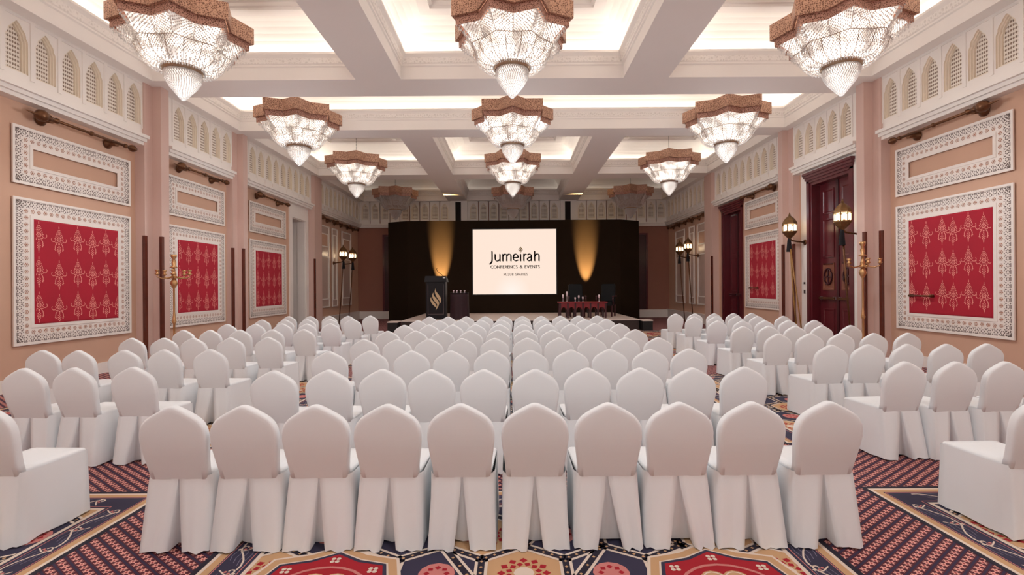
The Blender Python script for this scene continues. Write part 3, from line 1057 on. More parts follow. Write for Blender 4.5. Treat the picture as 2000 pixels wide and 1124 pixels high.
# ------------------------------------------------------------------ fretwork wall panels
def fret_frame(root, w, h, b, single_rosettes):
    """white board round an opening, pierced border band, one row of brown rosettes; x along, z up"""
    t = 0.016
    mb = MB()
    hw, hh = w/2, h/2
    mb.box(-hw, hw, 0, t, hh - b, hh, 'fret_white'); mb.box(-hw, hw, 0, t, -hh, -hh + b, 'fret_white')
    mb.box(-hw, -hw + b, 0, t, -hh + b, hh - b, 'fret_white'); mb.box(hw - b, hw, 0, t, -hh + b, hh - b, 'fret_white')
    mb.build('border_board', root)
    for nm, i0, i1, y1 in (('outer_rim', 0.0, .04, .026), ('inner_rim', b - .045, b + .012, .026)):
        r = MB()
        a, c = (hw - i0, hh - i0), (hw - i1, hh - i1)
        r.box(-a[0], a[0], t, y1, c[1], a[1], 'fret_white'); r.box(-a[0], a[0], t, y1, -a[1], -c[1], 'fret_white')
        r.box(-a[0], -c[0], t, y1, -c[1], c[1], 'fret_white'); r.box(c[0], a[0], t, y1, -c[1], c[1], 'fret_white')
        r.build(nm, root)
    fb = MB()
    yy = t + 0.0012
    pitch = 0.115
    def unit(tf, s, last):
        def pg(pts): fb.poly([(tf(a, q)[0], yy, tf(a, q)[1]) for a, q in pts], 'fret_dark')
        pg([(s-.034, .050), (s+.034, .050), (s+.034, .064), (s-.034, .064)])
        for k in range(6):
            pg(ngon(s + .030*math.cos(k*PI/3), .104 + .030*math.sin(k*PI/3), .0125, 5, k*PI/3))
        if not last:
            m_ = s + pitch/2
            pg([(m_, .052), (m_+.016, .068), (m_, .084), (m_-.016, .068)])
            pg([(m_, .120), (m_+.012, .140), (m_, .166), (m_-.012, .140)])
            pg([(m_-.028, .150), (m_-.018, .160), (m_-.028, .172), (m_-.036, .160)])
            pg([(m_+.028, .150), (m_+.036, .160), (m_+.028, .172), (m_+.018, .160)])
    q_ros = 0.222
    spots = []
    for length, tf in ((w, lambda a, q: (a, hh - q)), (w, lambda a, q: (a, -hh + q)), (h, lambda a, q: (-hw + q, a)), (h, lambda a, q: (hw - q, a))):
        inner = length - 2*0.085
        n = max(2, int(round(inner/pitch)))
        p = inner/n
        for k in range(n + 1):
            unit(tf, -inner/2 + k*p, k == n)
    for length, tf, corner in ((w, lambda a, q: (a, hh - q), True), (w, lambda a, q: (a, -hh + q), True), (h, lambda a, q: (-hw + q, a), False), (h, lambda a, q: (hw - q, a), False)):
        inner = length - 2*q_ros
        n = max(2, int(round(inner/pitch))); p = inner/n
        for k in range(n + 1):
            if not corner and k in (0, n): continue
            spots.append(tf(-inner/2 + k*p, q_ros))
    o = fb.build('pierced_band', root, recalc=False); o['kind'] = 'stuff'
    if single_rosettes:
        for x, z in spots:
            o = link('rosette', ROSETTE, root); o.location = (x, t, z)
    else:
        rb = MB()
        for x, z in spots: rosette(rb, x, t, z)
        o = rb.build('rosette_row', root, recalc=False); o['kind'] = 'stuff'
def rosette(mb, x, y, z):
    n = 6
    c = mb.P((x, y + .007, z))
    for k in range(n):
        a = 2*PI*k/n; d = PI/n*0.8
        r = .037
        p = [mb.P((x + rr*math.cos(aa), y + hh, z + rr*math.sin(aa))) for rr, aa, hh in ((.017, a, .006), (r*.9, a - d, .002), (r, a, .004), (r*.9, a + d, .002))]
        mb.face((p[0], p[1], p[2]), 'rosette_brown'); mb.face((p[0], p[2], p[3]), 'rosette_brown')
        q = mb.P((x + .012*math.cos(a + PI/n), y + .004, z + .012*math.sin(a + PI/n)))
        q2 = mb.P((x + .012*math.cos(a - PI/n), y + .004, z + .012*math.sin(a - PI/n)))
        mb.face((c, q2, q), 'rosette_brown')
_r = MB(); rosette(_r, 0, 0, 0); ROSETTE = _r.mesh('rosette', recalc=False)

def damask(mb, cx, cz, y, clipb):
    """one woven bouquet motif about 0.3 m wide and 0.62 m tall"""
    m_ = 'damask_thread'
    def pg(pts):
        q = clip_rect(pts, *clipb)
        if q: mb.poly([(a, y, b) for a, b in q], m_)
    def stroke(pts, w):
        for a, b in zip(pts[:-1], pts[1:]): pg(bar(a, b, w))
    for k in range(8):
        a = 2*PI*k/8
        pg(ngon(cx + .036*math.cos(a), cz + .036*math.sin(a), .014, 6))
    pg(ngon(cx, cz, .013, 6))
    # teardrop of leaves above
    for j, (zz, ww, n) in enumerate(((.065, .062, 5), (.095, .052, 4), (.125, .040, 4), (.152, .028, 3), (.178, .016, 2), (.200, .0, 1))):
        for k in range(n):
            f = 0 if n == 1 else (k/(n-1)*2 - 1)
            pg(ngon(cx + f*ww, cz + zz - .012*abs(f), .0105, 5, PI/2))
    pg([(cx, cz + .245), (cx + .009, cz + .222), (cx, cz + .208), (cx - .009, cz + .222)])
    for s in (-1, 1):
        stroke([(cx + s*.055, cz - .005), (cx + s*.085, cz - .045), (cx + s*.12, cz - .05), (cx + s*.145, cz - .03), (cx + s*.15, cz), (cx + s*.135, cz + .015)], .011)
        pg(ngon(cx + s*.062, cz + .035, .012, 5)); pg(ngon(cx + s*.078, cz + .008, .012, 5))
        stroke([(cx + s*.02, cz - .055), (cx + s*.05, cz - .062), (cx + s*.078, cz - .06)], .012)
        # legs
        stroke([(cx + s*.04, cz - .075), (cx + s*.068, cz - .11), (cx + s*.078, cz - .155), (cx + s*.07, cz - .19)], .014)
        pg(ngon(cx + s*.068, cz - .205, .013, 6)); pg(ngon(cx + s*.086, cz - .185, .009, 5))
        pg(ngon(cx + s*.022, cz - .15, .011, 5)); pg(ngon(cx + s*.026, cz - .19, .013, 5)); pg(ngon(cx + s*.020, cz - .225, .012, 5))
    pg(ngon(cx, cz - .085, .018, 6)); pg(ngon(cx, cz - .125, .012, 6)); pg(ngon(cx, cz - .17, .012, 5)); pg(ngon(cx, cz - .205, .014, 6))
    pg(ngon(cx, cz - .252, .016, 6)); pg(ngon(cx, cz - .282, .011, 6)); pg(ngon(cx, cz - .305, .007, 5))

def upholstered_panel(side, d, w, cols, single, label, z0=0.76, z1=3.29, door_handle=False):
    h = z1 - z0
    r = empty('damask_panel'); on_wall(r, side, d, (z0 + z1)/2, .0215)
    b = 0.335
    fret_frame(r, w, h, b, single)
    hw, hh = w/2 - b - .005, h/2 - b - .005
    mb = MB()
    rg = lambda i, y: [(-hw + i, y, -hh + i), (hw - i, y, -hh + i), (hw - i, y, hh - i), (-hw + i, y, hh - i)]
    mb.loft([rg(0, 0.0), rg(0, .012), rg(.012, .028), rg(.035, .036)], 'red_velvet', smooth=False, cap1=True)
    p = mb.build('red_velvet_panel', r)
    p['label'] = 'crimson velvet infill with pale damask bouquets'
    pat = MB()
    cb = (-hw + .03, hw - .03, -hh + .03, hh - .03)
    for k, x in enumerate(cols):
        for j in range(3):
            zc = hh - .27 - j*.62 - (.05 if k % 2 else 0)
            damask(pat, x*2*hw - hw, zc, .0375, cb)
    pat.build('damask_pattern', p, recalc=False)
    if door_handle:
        g = MB()
        hx0 = (-.5 if side == 'right' else .5)
        x0 = hw*0.9
        g.tube([(x0, .11, -hh*.62), (x0 - .55, .11, -hh*.62)], .016, 'bronze', 8)
        g.lathe([(.03, .03), (.03, .11)], 'bronze', 10, (x0 - .52, 0, -hh*.62), axis='Y')
        g.lathe([(.03, .03), (.03, .11)], 'bronze', 10, (x0 - .03, 0, -hh*.62), axis='Y')
        g.build('pull_bar', r)
    return tag(r, label, 'wall panel', 'red damask panels in fretwork borders')
def blank_panel(side, d, w, single, label, z0=3.52, z1=4.51):
    r = empty('fretwork_frame'); on_wall(r, side, d, (z0 + z1)/2, .0215)
    fret_frame(r, w, z1 - z0, 0.335, single)
    return tag(r, label, 'wall panel', 'fretwork frames above the red panels')
C6 = (.045, .255, .465, .645, .82, .985)
upholstered_panel('left', 9.38, 2.5, [1 - c for c in C6], True, 'red damask panel in white fretwork border, nearest on left wall')
blank_panel('left', 9.38, 2.5, True, 'empty oblong white fretwork frame, nearest on left wall')
upholstered_panel('right', 9.37, 2.5, (.09, .25, .42, .55, .75, .95)[::-1], True, 'red damask panel in white fretwork border, nearest on right wall', z0=0.75, z1=3.39, door_handle=True)
blank_panel('right', 9.37, 2.5, True, 'empty oblong white fretwork frame, nearest on right wall', z0=3.6, z1=4.62)
upholstered_panel('left', 12.93, 2.34, [1 - c for c in (.03, .24, .46, .68, .88)], False, 'red damask panel behind the brass candelabra on left wall')
blank_panel('left', 12.93, 2.34, False, 'empty oblong fretwork frame in second bay of left wall')
upholstered_panel('left', 16.66, 2.46, [1 - c for c in (.06, .26, .46, .67, .87)], False, 'red damask panel beside the open passage on left wall')
blank_panel('left', 16.66, 2.46, False, 'empty oblong fretwork frame beside passage on left wall')
upholstered_panel('right', 16.34, 2.4, (.1, .33, .47, .68, .9), False, 'red damask panel between the two mahogany doors on right wall', z0=0.9, z1=3.48, door_handle=True)
blank_panel('right', 16.34, 2.4, False, 'empty oblong fretwork frame between the two mahogany doors', z0=3.68, z1=4.68)

# narrow fretwork panels in the stage bay
mat('bay_panel', C(206, 182, 170), 0.25, noise=0.1, nscale=3, spec=0.7)
def bay_panel(side, d, w, style, label):
    r = empty('pale_panel'); on_wall(r, side, d, 2.65, .0215)
    hw, hh = w/2, 1.82
    mb = MB(); mb.box(-hw, hw, 0, .02, -hh, hh, 'bay_panel'); mb.build('panel_board', r)
    def frame(x0, x1, z0, z1, wd):
        f = MB()
        f.box(x0, x1, .02, .05, z1 - wd, z1, 'fret_white'); f.box(x0, x1, .02, .05, z0, z0 + wd, 'fret_white')
        f.box(x0, x0 + wd, .02, .05, z0 + wd, z1 - wd, 'fret_white'); f.box(x1 - wd, x1, .02, .05, z0 + wd, z1 - wd, 'fret_white')
        f.build('moulding', r)
    frame(-hw, hw, -hh, hh, .06)
    if style:
        frame(-hw + .16, hw - .16, hh - .95, hh - .35, .05)
        frame(-hw + .1, hw - .1, -hh + .35, hh - 1.35, .05)
        q = MB(); q.box(-hw + .21, hw - .21, .02, .03, hh - .90, hh - .40, 'wall_fabric'); q.build('inset', r)
    else:
        frame(-hw + .12, hw - .12, -hh + .3, hh - .3, .04)
    tag(r, label, 'wall panel', 'pale panels in the stage bay')
for side in ('left', 'right'):
    bay_panel(side, 21.45, 1.25, True, 'pale tall panel in stage bay, nearest on %s wall' % side)
    bay_panel(side, 22.75, .7, False, 'narrow pale panel behind the torches on %s wall' % side)
    bay_panel(side, 24.35, 1.35, True, 'pale tall panel in stage bay, farthest on %s wall' % side)

# ------------------------------------------------------------------ bronze spears on the walls
def spear(side, d, half, label, z=4.74, p=0.2, simple=0):
    r = empty('bronze_spear'); on_wall(r, side, d, z, .0215)
    g = -1 if side == 'right' else 1      # head towards the viewer
    mb = MB()
    mb.lathe([(.026, -half*.78), (.026, half*.78)], 'bronze', 10, (0, p, 0), axis='X')
    mb.build('shaft', r)
    mb = MB()
    s = half*g
    k = 1 if s > 0 else -1
    def L(prof): return [(rr, s*.72 + k*hh) for rr, hh in prof]
    mb.lathe(L([(.026, -.16), (.05, -.14), (.05, -.11), (.03, -.09), (.045, .0), (.065, .03), (.05, .06), (.085, .09), (.105, .15), (.09, .21), (.05, .25), (.022, .27), (.015, .36), (.004, .43)]), 'bronze', 12, (0, p, 0), axis='X')
    mb.build('spear_head', r)
    mb = MB()
    def L2(prof): return [(rr, -s*.78 - k*hh) for rr, hh in prof]
    mb.lathe(L2([(.026, -.12), (.045, -.10), (.045, -.07), (.026, -.05), (.026, .02), (.06, .05), (.075, .11), (.05, .18), (.01, .23)]), 'bronze', 12, (0, p, 0), axis='X')
    mb.build('butt_knob', r)
    mb = MB()
    mb.lathe([(.03, -.03), (.045, -.015), (.045, .015), (.03, .03)], 'bronze', 10, (0, p, 0), axis='X'); mb.build('middle_ring', r)
    for bx in (s*.70, -s*.52):
        b = MB()
        b.lathe([(.10, 0), (.10, .02), (.06, .05), (.045, .12), (.06, p)], 'bronze', 12, (bx, 0, -.02), axis='Y')
        b.build('bracket', r)
    tag(r, label, 'wall spear', 'bronze spears above the wall panels')
spear('left', 9.45, 1.17, 'horizontal bronze spear above nearest red panel on left wall')
spear('right', 9.45, 1.17, 'horizontal bronze spear above nearest red panel on right wall', z=4.79)
spear('left', 12.95, 1.08, 'horizontal bronze spear in second bay of left wall')
spear('left', 16.7, 1.15, 'horizontal bronze spear beside the passage on left wall')
spear('right', 16.4, 1.15, 'horizontal bronze spear between the two mahogany doors', z=4.82)
for side in ('left', 'right'):
    for k in range(3):
        spear(side, 21.5 + 1.75*k, .68, 'short bronze spear in stage bay of %s wall, %s' % (side, ('nearest', 'middle one', 'farthest')[k]))

# ------------------------------------------------------------------ lantern torches
def torch(side, d, label, z=3.35, off=0.45, lean=0.17, bamboo=False, power=4.0):
    r = empty('lantern_torch'); on_wall(r, side, d, 0.0, .078 if d > 20 else .0215)
    n = 8
    R = 0.185
    zb, zt = z - .13, z + .10
    mb = MB()
    mb.lathe([(.035, zb - .20), (.06, zb - .17), (.12, zb - .11), (.165, zb - .05), (R + .012, zb - .01), (R + .012, zb + .02), (R - .02, zb + .02)], 'antique_brass', n, (0, off, 0), smooth=False); lan = mb.build('lantern', r)
    mb = MB()
    mb.lathe([(R - .02, zt - .02), (R + .015, zt - .02), (R + .015, zt + .02), (.165, zt + .09), (.115, zt + .16), (.055, zt + .215), (.028, zt + .235), (.034, zt + .26), (.018, zt + .285), (.004, zt + .33)], 'antique_brass', n, (0, off, 0), smooth=False); mb.build('lantern_dome', lan)
    for k in range(n):
        a0, a1 = 2*PI*k/n, 2*PI*(k+1)/n
        pm = MB()
        f0, f1 = a0 + .16, a1 - .16
        q = [(R*.95*math.cos(f0), R*.95*math.sin(f0)), (R*.95*math.cos(f1), R*.95*math.sin(f1))]
        q2 = [((q[0][0]*.8 + q[1][0]*.2), (q[0][1]*.8 + q[1][1]*.2)), ((q[0][0]*.2 + q[1][0]*.8), (q[0][1]*.2 + q[1][1]*.8))]
        qm = ((q[0][0] + q[1][0])/2, (q[0][1] + q[1][1])/2)
        pts = [(q[0][0], off + q[0][1], zb + .035), (q[1][0], off + q[1][1], zb + .035), (q[1][0], off + q[1][1], zt - .07), (q2[1][0], off + q2[1][1], zt - .04), (qm[0], off + qm[1], zt - .028), (q2[0][0], off + q2[0][1], zt - .04), (q[0][0], off + q[0][1], zt - .07)]
        i0 = [pm.P(p_) for p_ in pts]
        i1 = [pm.P((p_[0]*.94, off + (p_[1] - off)*.94, p_[2])) for p_ in pts]
        pm.face(i0, 'lamp_pane'); pm.face(i1[::-1], 'lamp_pane')
        for e in range(7): pm.face((i0[e], i0[(e+1) % 7], i1[(e+1) % 7], i1[e]), 'lamp_pane')
        pm.build('pane', lan, recalc=True)
        rb = MB()
        rb.tube([(R*math.cos(a0), off + R*math.sin(a0), zb), (R*math.cos(a0), off + R*math.sin(a0), zt)], .013, 'antique_brass', 6)
        rb.build('cage_bar', lan)
    # wall bracket
    mb = MB()
    zb2 = zb - .30
    mb.lathe([(.085, 0), (.085, .02), (.04, .04)], 'bronze', 12, (0, 0, zb2), axis='Y')
    mb.tube([(0, .03, zb2), (0, off*.5, zb2 + .02), (0, off*.85, zb2 + .05), (0, off, zb - .18)], .024, 'bronze', 8)
    mb.build('wall_bracket', r)
    mb = MB()
    mb.lathe([(.03, zb - .18), (.045, zb - .24), (.05, zb - .27), (.075, zb - .56), (.07, zb - .57)], 'tassel_black', 10, (0, off + .015, 0)); mb.build('tassel', r)
    mb = MB()
    bot = (0, off - lean - .05, .0)
    mb.tube([(0, off, zb - .2), (0, off - lean*.5, zb*.5), bot], [.026, .024, .02], 'bamboo' if bamboo else 'bronze', 8)
    mb.build('pole', r)
    if bamboo:
        mb = MB()
        p0, p1 = Vector((-.08, off + .02, zb - .5)), Vector((-.35, off - lean, 0.0))
        mb.tube([p0, (p0 + p1)/2, p1], .018, 'bamboo', 8)
        for k in range(8):
            q = p0 + (p1 - p0)*(k + .5)/8
            mb.lathe([(.02, -.008), (.025, 0), (.02, .008)], 'bamboo', 8, tuple(q))
        mb.build('bamboo_cane', r)
    tag(r, label, 'torch', 'lantern torches along the walls')
    l = bpy.data.lights.new('lantern_light', 'POINT'); l.energy = power; l.color = (1, .80, .56); l.shadow_soft_size = .2
    lo = bpy.data.objects.new('lantern_light', l); COL.objects.link(lo)
    s = -1 if side == 'left' else 1
    lo.location = (s*(W - off), d, z - .01)
    l.use_shadow = True
torch('right', 11.75, 'large lit lantern torch on near side of mahogany double door', off=0.42)
torch('right', 13.95, 'lit lantern torch with bamboo cane, far side of mahogany double door', off=0.45, bamboo=True)
torch('left', 22.5, 'lit lantern torch in stage bay of left wall, nearer of two', z=3.28)
torch('left', 23.8, 'lit lantern torch in stage bay of left wall, farther of two', z=3.28)
torch('right', 21.9, 'lit lantern torch in stage bay of right wall, nearer of two', z=3.48)
torch('right', 23.0, 'lit lantern torch in stage bay of right wall, farther of two', z=3.44)

# ------------------------------------------------------------------ brass floor candelabra
def candelabra(x, y, top, label, rz=0.0):
    r = empty('floor_candelabra', (x, y, 0), rz)
    k = top/2.5
    mb = MB()
    mb.lathe([(.17, 0), (.17, .02), (.09, .05), (.04, .12), (.026, .2), (.03, .35), (.05, .4), (.03, .45), (.022, .6), (.022, .95), (.045, 1.0), (.03, 1.06), (.02, 1.2), (.02, 1.75*k), (.045, 1.80*k), (.075, 1.86*k), (.05, 1.93*k), (.03, 1.97*k)], 'gold', 14); mb.build('stem', r)
    mb = MB()
    mb.lathe([(.03, 1.97*k), (.10, 1.99*k), (.03, 2.02*k), (.05, 2.06*k), (.03, 2.12*k), (.025, 2.2*k), (.085, 2.22*k), (.03, 2.25*k), (.045, 2.33*k), (.025, 2.40*k), (.055, 2.45*k), (.06, 2.5*k), (.04, 2.5*k)], 'gold', 14); mb.build('centre_cup', r)
    for q in range(5):
        a = 2*PI*q/5 + .25
        c_, s_ = math.cos(a), math.sin(a)
        R = .30
        z0 = 2.04*k
        mb = MB()
        mb.tube([(0, 0, z0), (.1*c_, .1*s_, z0 - .05), (.2*c_, .2*s_, z0 - .07), (.3*c_, .3*s_, z0 - .03), (R*c_, R*s_, z0 + .02)], .014, 'gold', 6)
        arm = mb.build('arm', r)
        mb = MB()
        mb.lathe([(.012, z0), (.05, z0 + .03), (.02, z0 + .05), (.03, z0 + .09), (.045, z0 + .12), (.03, z0 + .12)], 'gold', 10, (R*c_, R*s_, 0)); mb.build('candle_cup', arm)
    tag(r, label, 'candelabra', 'brass floor candelabra')
candelabra(-7.33, 10.5, 2.45, 'tall brass floor candelabra against left wall')
candelabra(7.54, 10.5, 2.62, 'tall brass floor candelabra beside double door on right', .4)

# ------------------------------------------------------------------ doors
def leaf(root, x0, x1, h, y, carved, handle_side):
    """one door leaf between local x0..x1"""
    l = MB(); l.box(x0, x1, y - .05, y, 0, h, 'mahogany'); o = l.build('leaf', root)
    w = x1 - x0
    cx = (x0 + x1)/2
    def raised(za, zb, nm='raised_panel', mt='mahogany'):
        p = MB()
        a = w/2 - .12
        rg = lambda i, yy: [(cx - a + i, yy, za + i), (cx + a - i, yy, za + i), (cx + a - i, yy, zb - i), (cx - a + i, yy, zb - i)]
        p.loft([rg(0, y), rg(0, y + .02), rg(.035, y + .02), rg(.06, y + .006)], mt, smooth=False, cap1=True)
        return p.build(nm, o)
    if carved:
        raised(h - .85, h - .18); raised(h - 2.05, h - .98); raised(.15, 1.05)
        c = raised(1.55, h - 2.2, 'carved_panel', 'carved_brown')
        c2 = MB()
        zc = (1.55 + h - 2.2)/2
        R = min(w/2 - .2, .3)
        ring = [(cx + R*math.cos(2*PI*k/24), y + .03, zc + R*1.35*math.sin(2*PI*k/24)) for k in range(25)]
        c2.tube(ring, .022, 'mahogany_dark', 6, cap=False)
        c2.box(cx - R, cx + R, y + .01, y + .035, zc - .02, zc + .02, 'mahogany_dark'); c2.box(cx - .02, cx + .02, y + .01, y + .035, zc - R*1.35, zc + R*1.35, 'mahogany_dark')
        c2.box(cx - R - .05, cx + R + .05, y + .006, y + .03, zc + R*1.35 + .12, zc + R*1.35 + .15, 'mahogany_dark')
        c2.build('ring_ornament', o)
    else:
        raised(h - 1.6, h - .18); raised(1.45, h - 1.75); raised(.15, 1.2)
    b = MB()
    b.box(x0 + .04, x1 - .04, y + .05, y + .085, 1.30, 1.36, 'mahogany_dark' if not carved else 'bronze')
    for xx in (x0 + .07, x1 - .1): b.box(xx, xx + .04, y, y + .06, 1.29, 1.37, 'steel')
    b.build('push_bar', o)
    return o
def door(name, side, d0, d1, h, carved, label, surround):
    dc, hw = (d0 + d1)/2, (d1 - d0)/2
    r = empty(name); on_wall(r, side, dc, 0)
    struct(r, label, 'door')
    rec = -.22
    # casing
    mb = MB()
    t = .13
    for sg in (-1, 1):
        x0, x1 = sorted((sg*(hw - t), sg*hw)); mb.box(x0, x1, rec - .06, .015, 0, h, 'mahogany')
        x0, x1 = sorted((sg*(hw - .05), sg*(hw + .07))); mb.box(x0, x1, 0, .05, 0, h, 'mahogany')
    mb.box(-hw + t, hw - t, rec - .06, .015, h - t, h, 'mahogany')
    for k in range(4):
        mb.box(-hw - .07 - .02*k, hw + .07 + .02*k, 0, .05 + .03*k, h - .05 + .07*k, h + .02 + .07*k, 'mahogany')
    mb.build('casing', r)
    leaf(r, -hw + t, -.03, h - t, rec, carved, 1)
    leaf(r, .03, hw - t, h - t, rec, carved, -1)
    mb = MB(); mb.box(-.045, .045, rec - .03, rec + .025, 0, h - t, 'mahogany_dark'); mb.build('meeting_stile', r)
    if not carved:
        mb = MB(); mb.box(.1, .45, rec + .01, rec + .07, h - t - .10, h - t - .05, 'steel'); mb.build('door_closer', r)
    if surround:
        mb = MB()
        x = hw + .07
        for sg in (-1, 1):
            x0, x1 = sorted((sg*x, sg*(x + .28))); mb.box(x0, x1, 0, .03, 0, 4.91, 'plaster')
        mb.box(-x, x, 0, .03, h + .22, 4.91, 'plaster')
        mb.build('white_surround', r)
        for zz, hh in ((1.72, .06), (1.45, .10)):
            s_ = MB(); s_.box(x + .10, x + .16, .03, .045, zz, zz + hh, 'switch_dark'); s_.build('light_switch', r)
    return r
door('door_1', 'right', *DR1[:2], DR1[2], True, 'mahogany double door with carved ring ornaments in white surround', True)
door('door_2', 'right', *DR2[:2], DR2[2], False, 'dark mahogany double door near the stage on right wall', False)
# solid backs behind the leaves so that no light leaks in
for (a, b, h) in (DR1, DR2):
    mb = MB(); mb.box(W + T, W + T + .15, a - .1, b + .1, 0, h + .1, 'void_dark')
    struct(mb.build(trim_name()), 'dark backing behind the mahogany doorway %.0f m away' % a, 'wall')
# open passage on the left
a, b, h = DL1
mb = MB()
x = -W
mb.box(x - 1.3, x - T, a - .12, a, 0, h + .12, 'plaster'); mb.box(x - 1.3, x - T, b, b + .12, 0, h + .12, 'plaster')
mb.box(x - 1.3, x - T, a, b, h, h + .12, 'plaster')
for (y0, y1) in ((a - .22, a), (b, b + .22)): mb.box(x, x + .05, y0, y1, 0, h + .3, 'plaster')
mb.box(x, x + .05, a, b, h, h + .3, 'plaster')
mb.box(x, x + .03, a - .22, b + .22, h + .3, 4.91, 'plaster')
for (y0, y1) in ((a, a + .03), (b - .03, b)): mb.box(x - T, x, y0, y1, 0, h, 'plaster')
mb.box(x - T, x, a, b, h - .03, h, 'plaster')
pas = mb.build('door_3'); struct(pas, 'tall white open passage near the stage on left wall', 'door')
mb = MB(); mb.box(x - 1.5, x - 1.3, a - .2, b + .2, 0, h + .2, 'mahogany_dark'); mb.build('inner_door', pas)
mb = MB(); mb.box(x - 1.3, x - T, a, b, -.05, 0.002, 'yarn_navy_deep'); mb.build('threshold', pas)
# dark doors in the end wall
for n, (x0, x1) in (('door_4', (-6.95, -6.1)), ('door_5', (6.2, 7.15))):
    r = empty(n, ((x0 + x1)/2, BACK, 0), PI)
    hw = (x1 - x0)/2
    struct(r, 'dark mahogany door in end wall, %s of the backdrop' % ('left' if x0 < 0 else 'right'), 'door')
    mb = MB(); mb.box(-hw, hw, 0, .05, 0, 4.45, 'mahogany_dark'); mb.build('leaf', r)
    mb = MB(); mb.box(-hw - .1, -hw, 0, .09, 0, 4.55, 'mahogany'); mb.box(hw, hw + .1, 0, .09, 0, 4.55, 'mahogany'); mb.box(-hw, hw, 0, .09, 4.45, 4.55, 'mahogany'); mb.build('casing', r)
    for z0, z1 in ((.2, 1.3), (1.5, 2.9), (3.1, 4.3)):
        mb = MB(); mb.box(-hw + .1, hw - .1, .05, .07, z0, z1, 'mahogany_dark'); mb.build('raised_panel', r)

# ------------------------------------------------------------------ stage
ST = 0.40
SX0, SX1, SY0, SY1 = -4.4, 4.9, 18.9, 24.15
mb = MB(); mb.box(SX0, SX1, SY0, SY1, ST - .03, ST, 'stage_top')
stage = mb.build('stage'); stage.location = (0, 0, 0)
tag(stage, 'low pale stage platform in front of the dark backdrop', 'stage')
mb = MB(); mb.box(SX0 + .02, SX1 - .02, SY0 + .02, SY1 - .02, 0, ST - .03, 'stage_side'); mb.build('stage_skirt', stage)
for sx, nm in ((-4.62, 'left'), (5.1, 'right')):
    r = empty('stage_step', (sx, 18.75, 0))
    mb = MB(); mb.box(-.19, .19, -.25, .3, 0, .36, 'step_black'); mb.build('riser', r)
    mb = MB(); mb.box(-.2, .2, -.26, .31, .36, .40, 'stage_top'); mb.build('tread', r)
    tag(r, 'small black step with pale top at the %s stage corner' % nm, 'step')

# backdrop: three dark flats, outer ones folded back
BD = 24.2
r = empty('stage_backdrop', (0, BD, 0))
tag(r, 'wide dark brown stage backdrop with folded wings', 'backdrop')
def flat(x0, y0, x1, y1, z0, z1, nm):
    mb = MB()
    d = Vector((x1 - x0, y1 - y0)).normalized(); n = Vector((-d.y, d.x)) * .08
    pts = [(x0, y0), (x1, y1), (x1 + n.x, y1 + n.y), (x0 + n.x, y0 + n.y)]
    a = [mb.P((p[0], p[1], z0)) for p in pts]; b = [mb.P((p[0], p[1], z1)) for p in pts]
    mb.face(a[::-1], 'backdrop'); mb.face(b, 'backdrop')
    for k in range(4): mb.face((a[k], a[(k+1) % 4], b[(k+1) % 4], b[k]), 'backdrop')
    return mb.build(nm, r)
flat(-5.28, 0, 5.34, 0, 0, 5.01, 'centre_flat')
flat(-6.36, .55, -5.28, 0, 0, 5.01, 'wing_flat')
flat(5.34, 0, 6.4, .55, 0, 5.01, 'wing_flat')

# projection screen with its slide
scr = empty('projection_screen', (0.06, BD - .06, 2.94))
tag(scr, 'bright projection screen showing a hotel conference slide', 'screen')
SWd, SHt = 4.13, 3.22
mb = MB()
mb.box(-SWd/2 - .05, SWd/2 + .05, 0, .05, -SHt/2 - .05, SHt/2 + .05, 'screen_frame'); mb.build('screen_frame', scr)
mb = MB(); mb.box(-SWd/2, SWd/2, -.012, 0, -SHt/2, SHt/2, 'screen_image'); slide = mb.build('slide', scr)

def hull(pts):
    pts = sorted(set((round(a, 6), round(b, 6)) for a, b in pts))
    def half(ps):
        h = []
        for p in ps:
            while len(h) >= 2 and (h[-1][0]-h[-2][0])*(p[1]-h[-2][1]) - (h[-1][1]-h[-2][1])*(p[0]-h[-2][0]) <= 0: h.pop()
            h.append(p)
        return h
    a, b = half(pts), half(pts[::-1])
    return a[:-1] + b[:-1]
def smooth_path(pts, n=4):
    if len(pts) < 3: return pts
    out = []
    P_ = [pts[0]] + list(pts) + [pts[-1]]
    for i in range(1, len(P_) - 2):
        p0, p1, p2, p3 = P_[i-1:i+3]
        for k in range(n):
            t = k/n
            out.append(tuple(0.5*((2*p1[j]) + (-p0[j]+p2[j])*t + (2*p0[j]-5*p1[j]+4*p2[j]-p3[j])*t*t + (-p0[j]+3*p1[j]-3*p2[j]+p3[j])*t**3) for j in (0, 1)))
    out.append(pts[-1])
    return out
def pen(mb, pts, wide, thin, m_, tf, y, curve=True):
    """broad-nib stroke"""
    nib = []
    ca, sa = math.cos(math.radians(25)), math.sin(math.radians(25))
    for k in range(8):
        a = 2*PI*k/8
        u, v = wide/2*math.cos(a), thin/2*math.sin(a)
        nib.append((u*ca - v*sa, u*sa + v*ca))
    q = smooth_path(pts) if curve and len(pts) > 2 else pts
    for a, b in zip(q[:-1], q[1:]):
        h = hull([(a[0]+n[0], a[1]+n[1]) for n in nib] + [(b[0]+n[0], b[1]+n[1]) for n in nib])
        mb.poly([(tf(*p)[0], y, tf(*p)[1]) for p in h], m_)
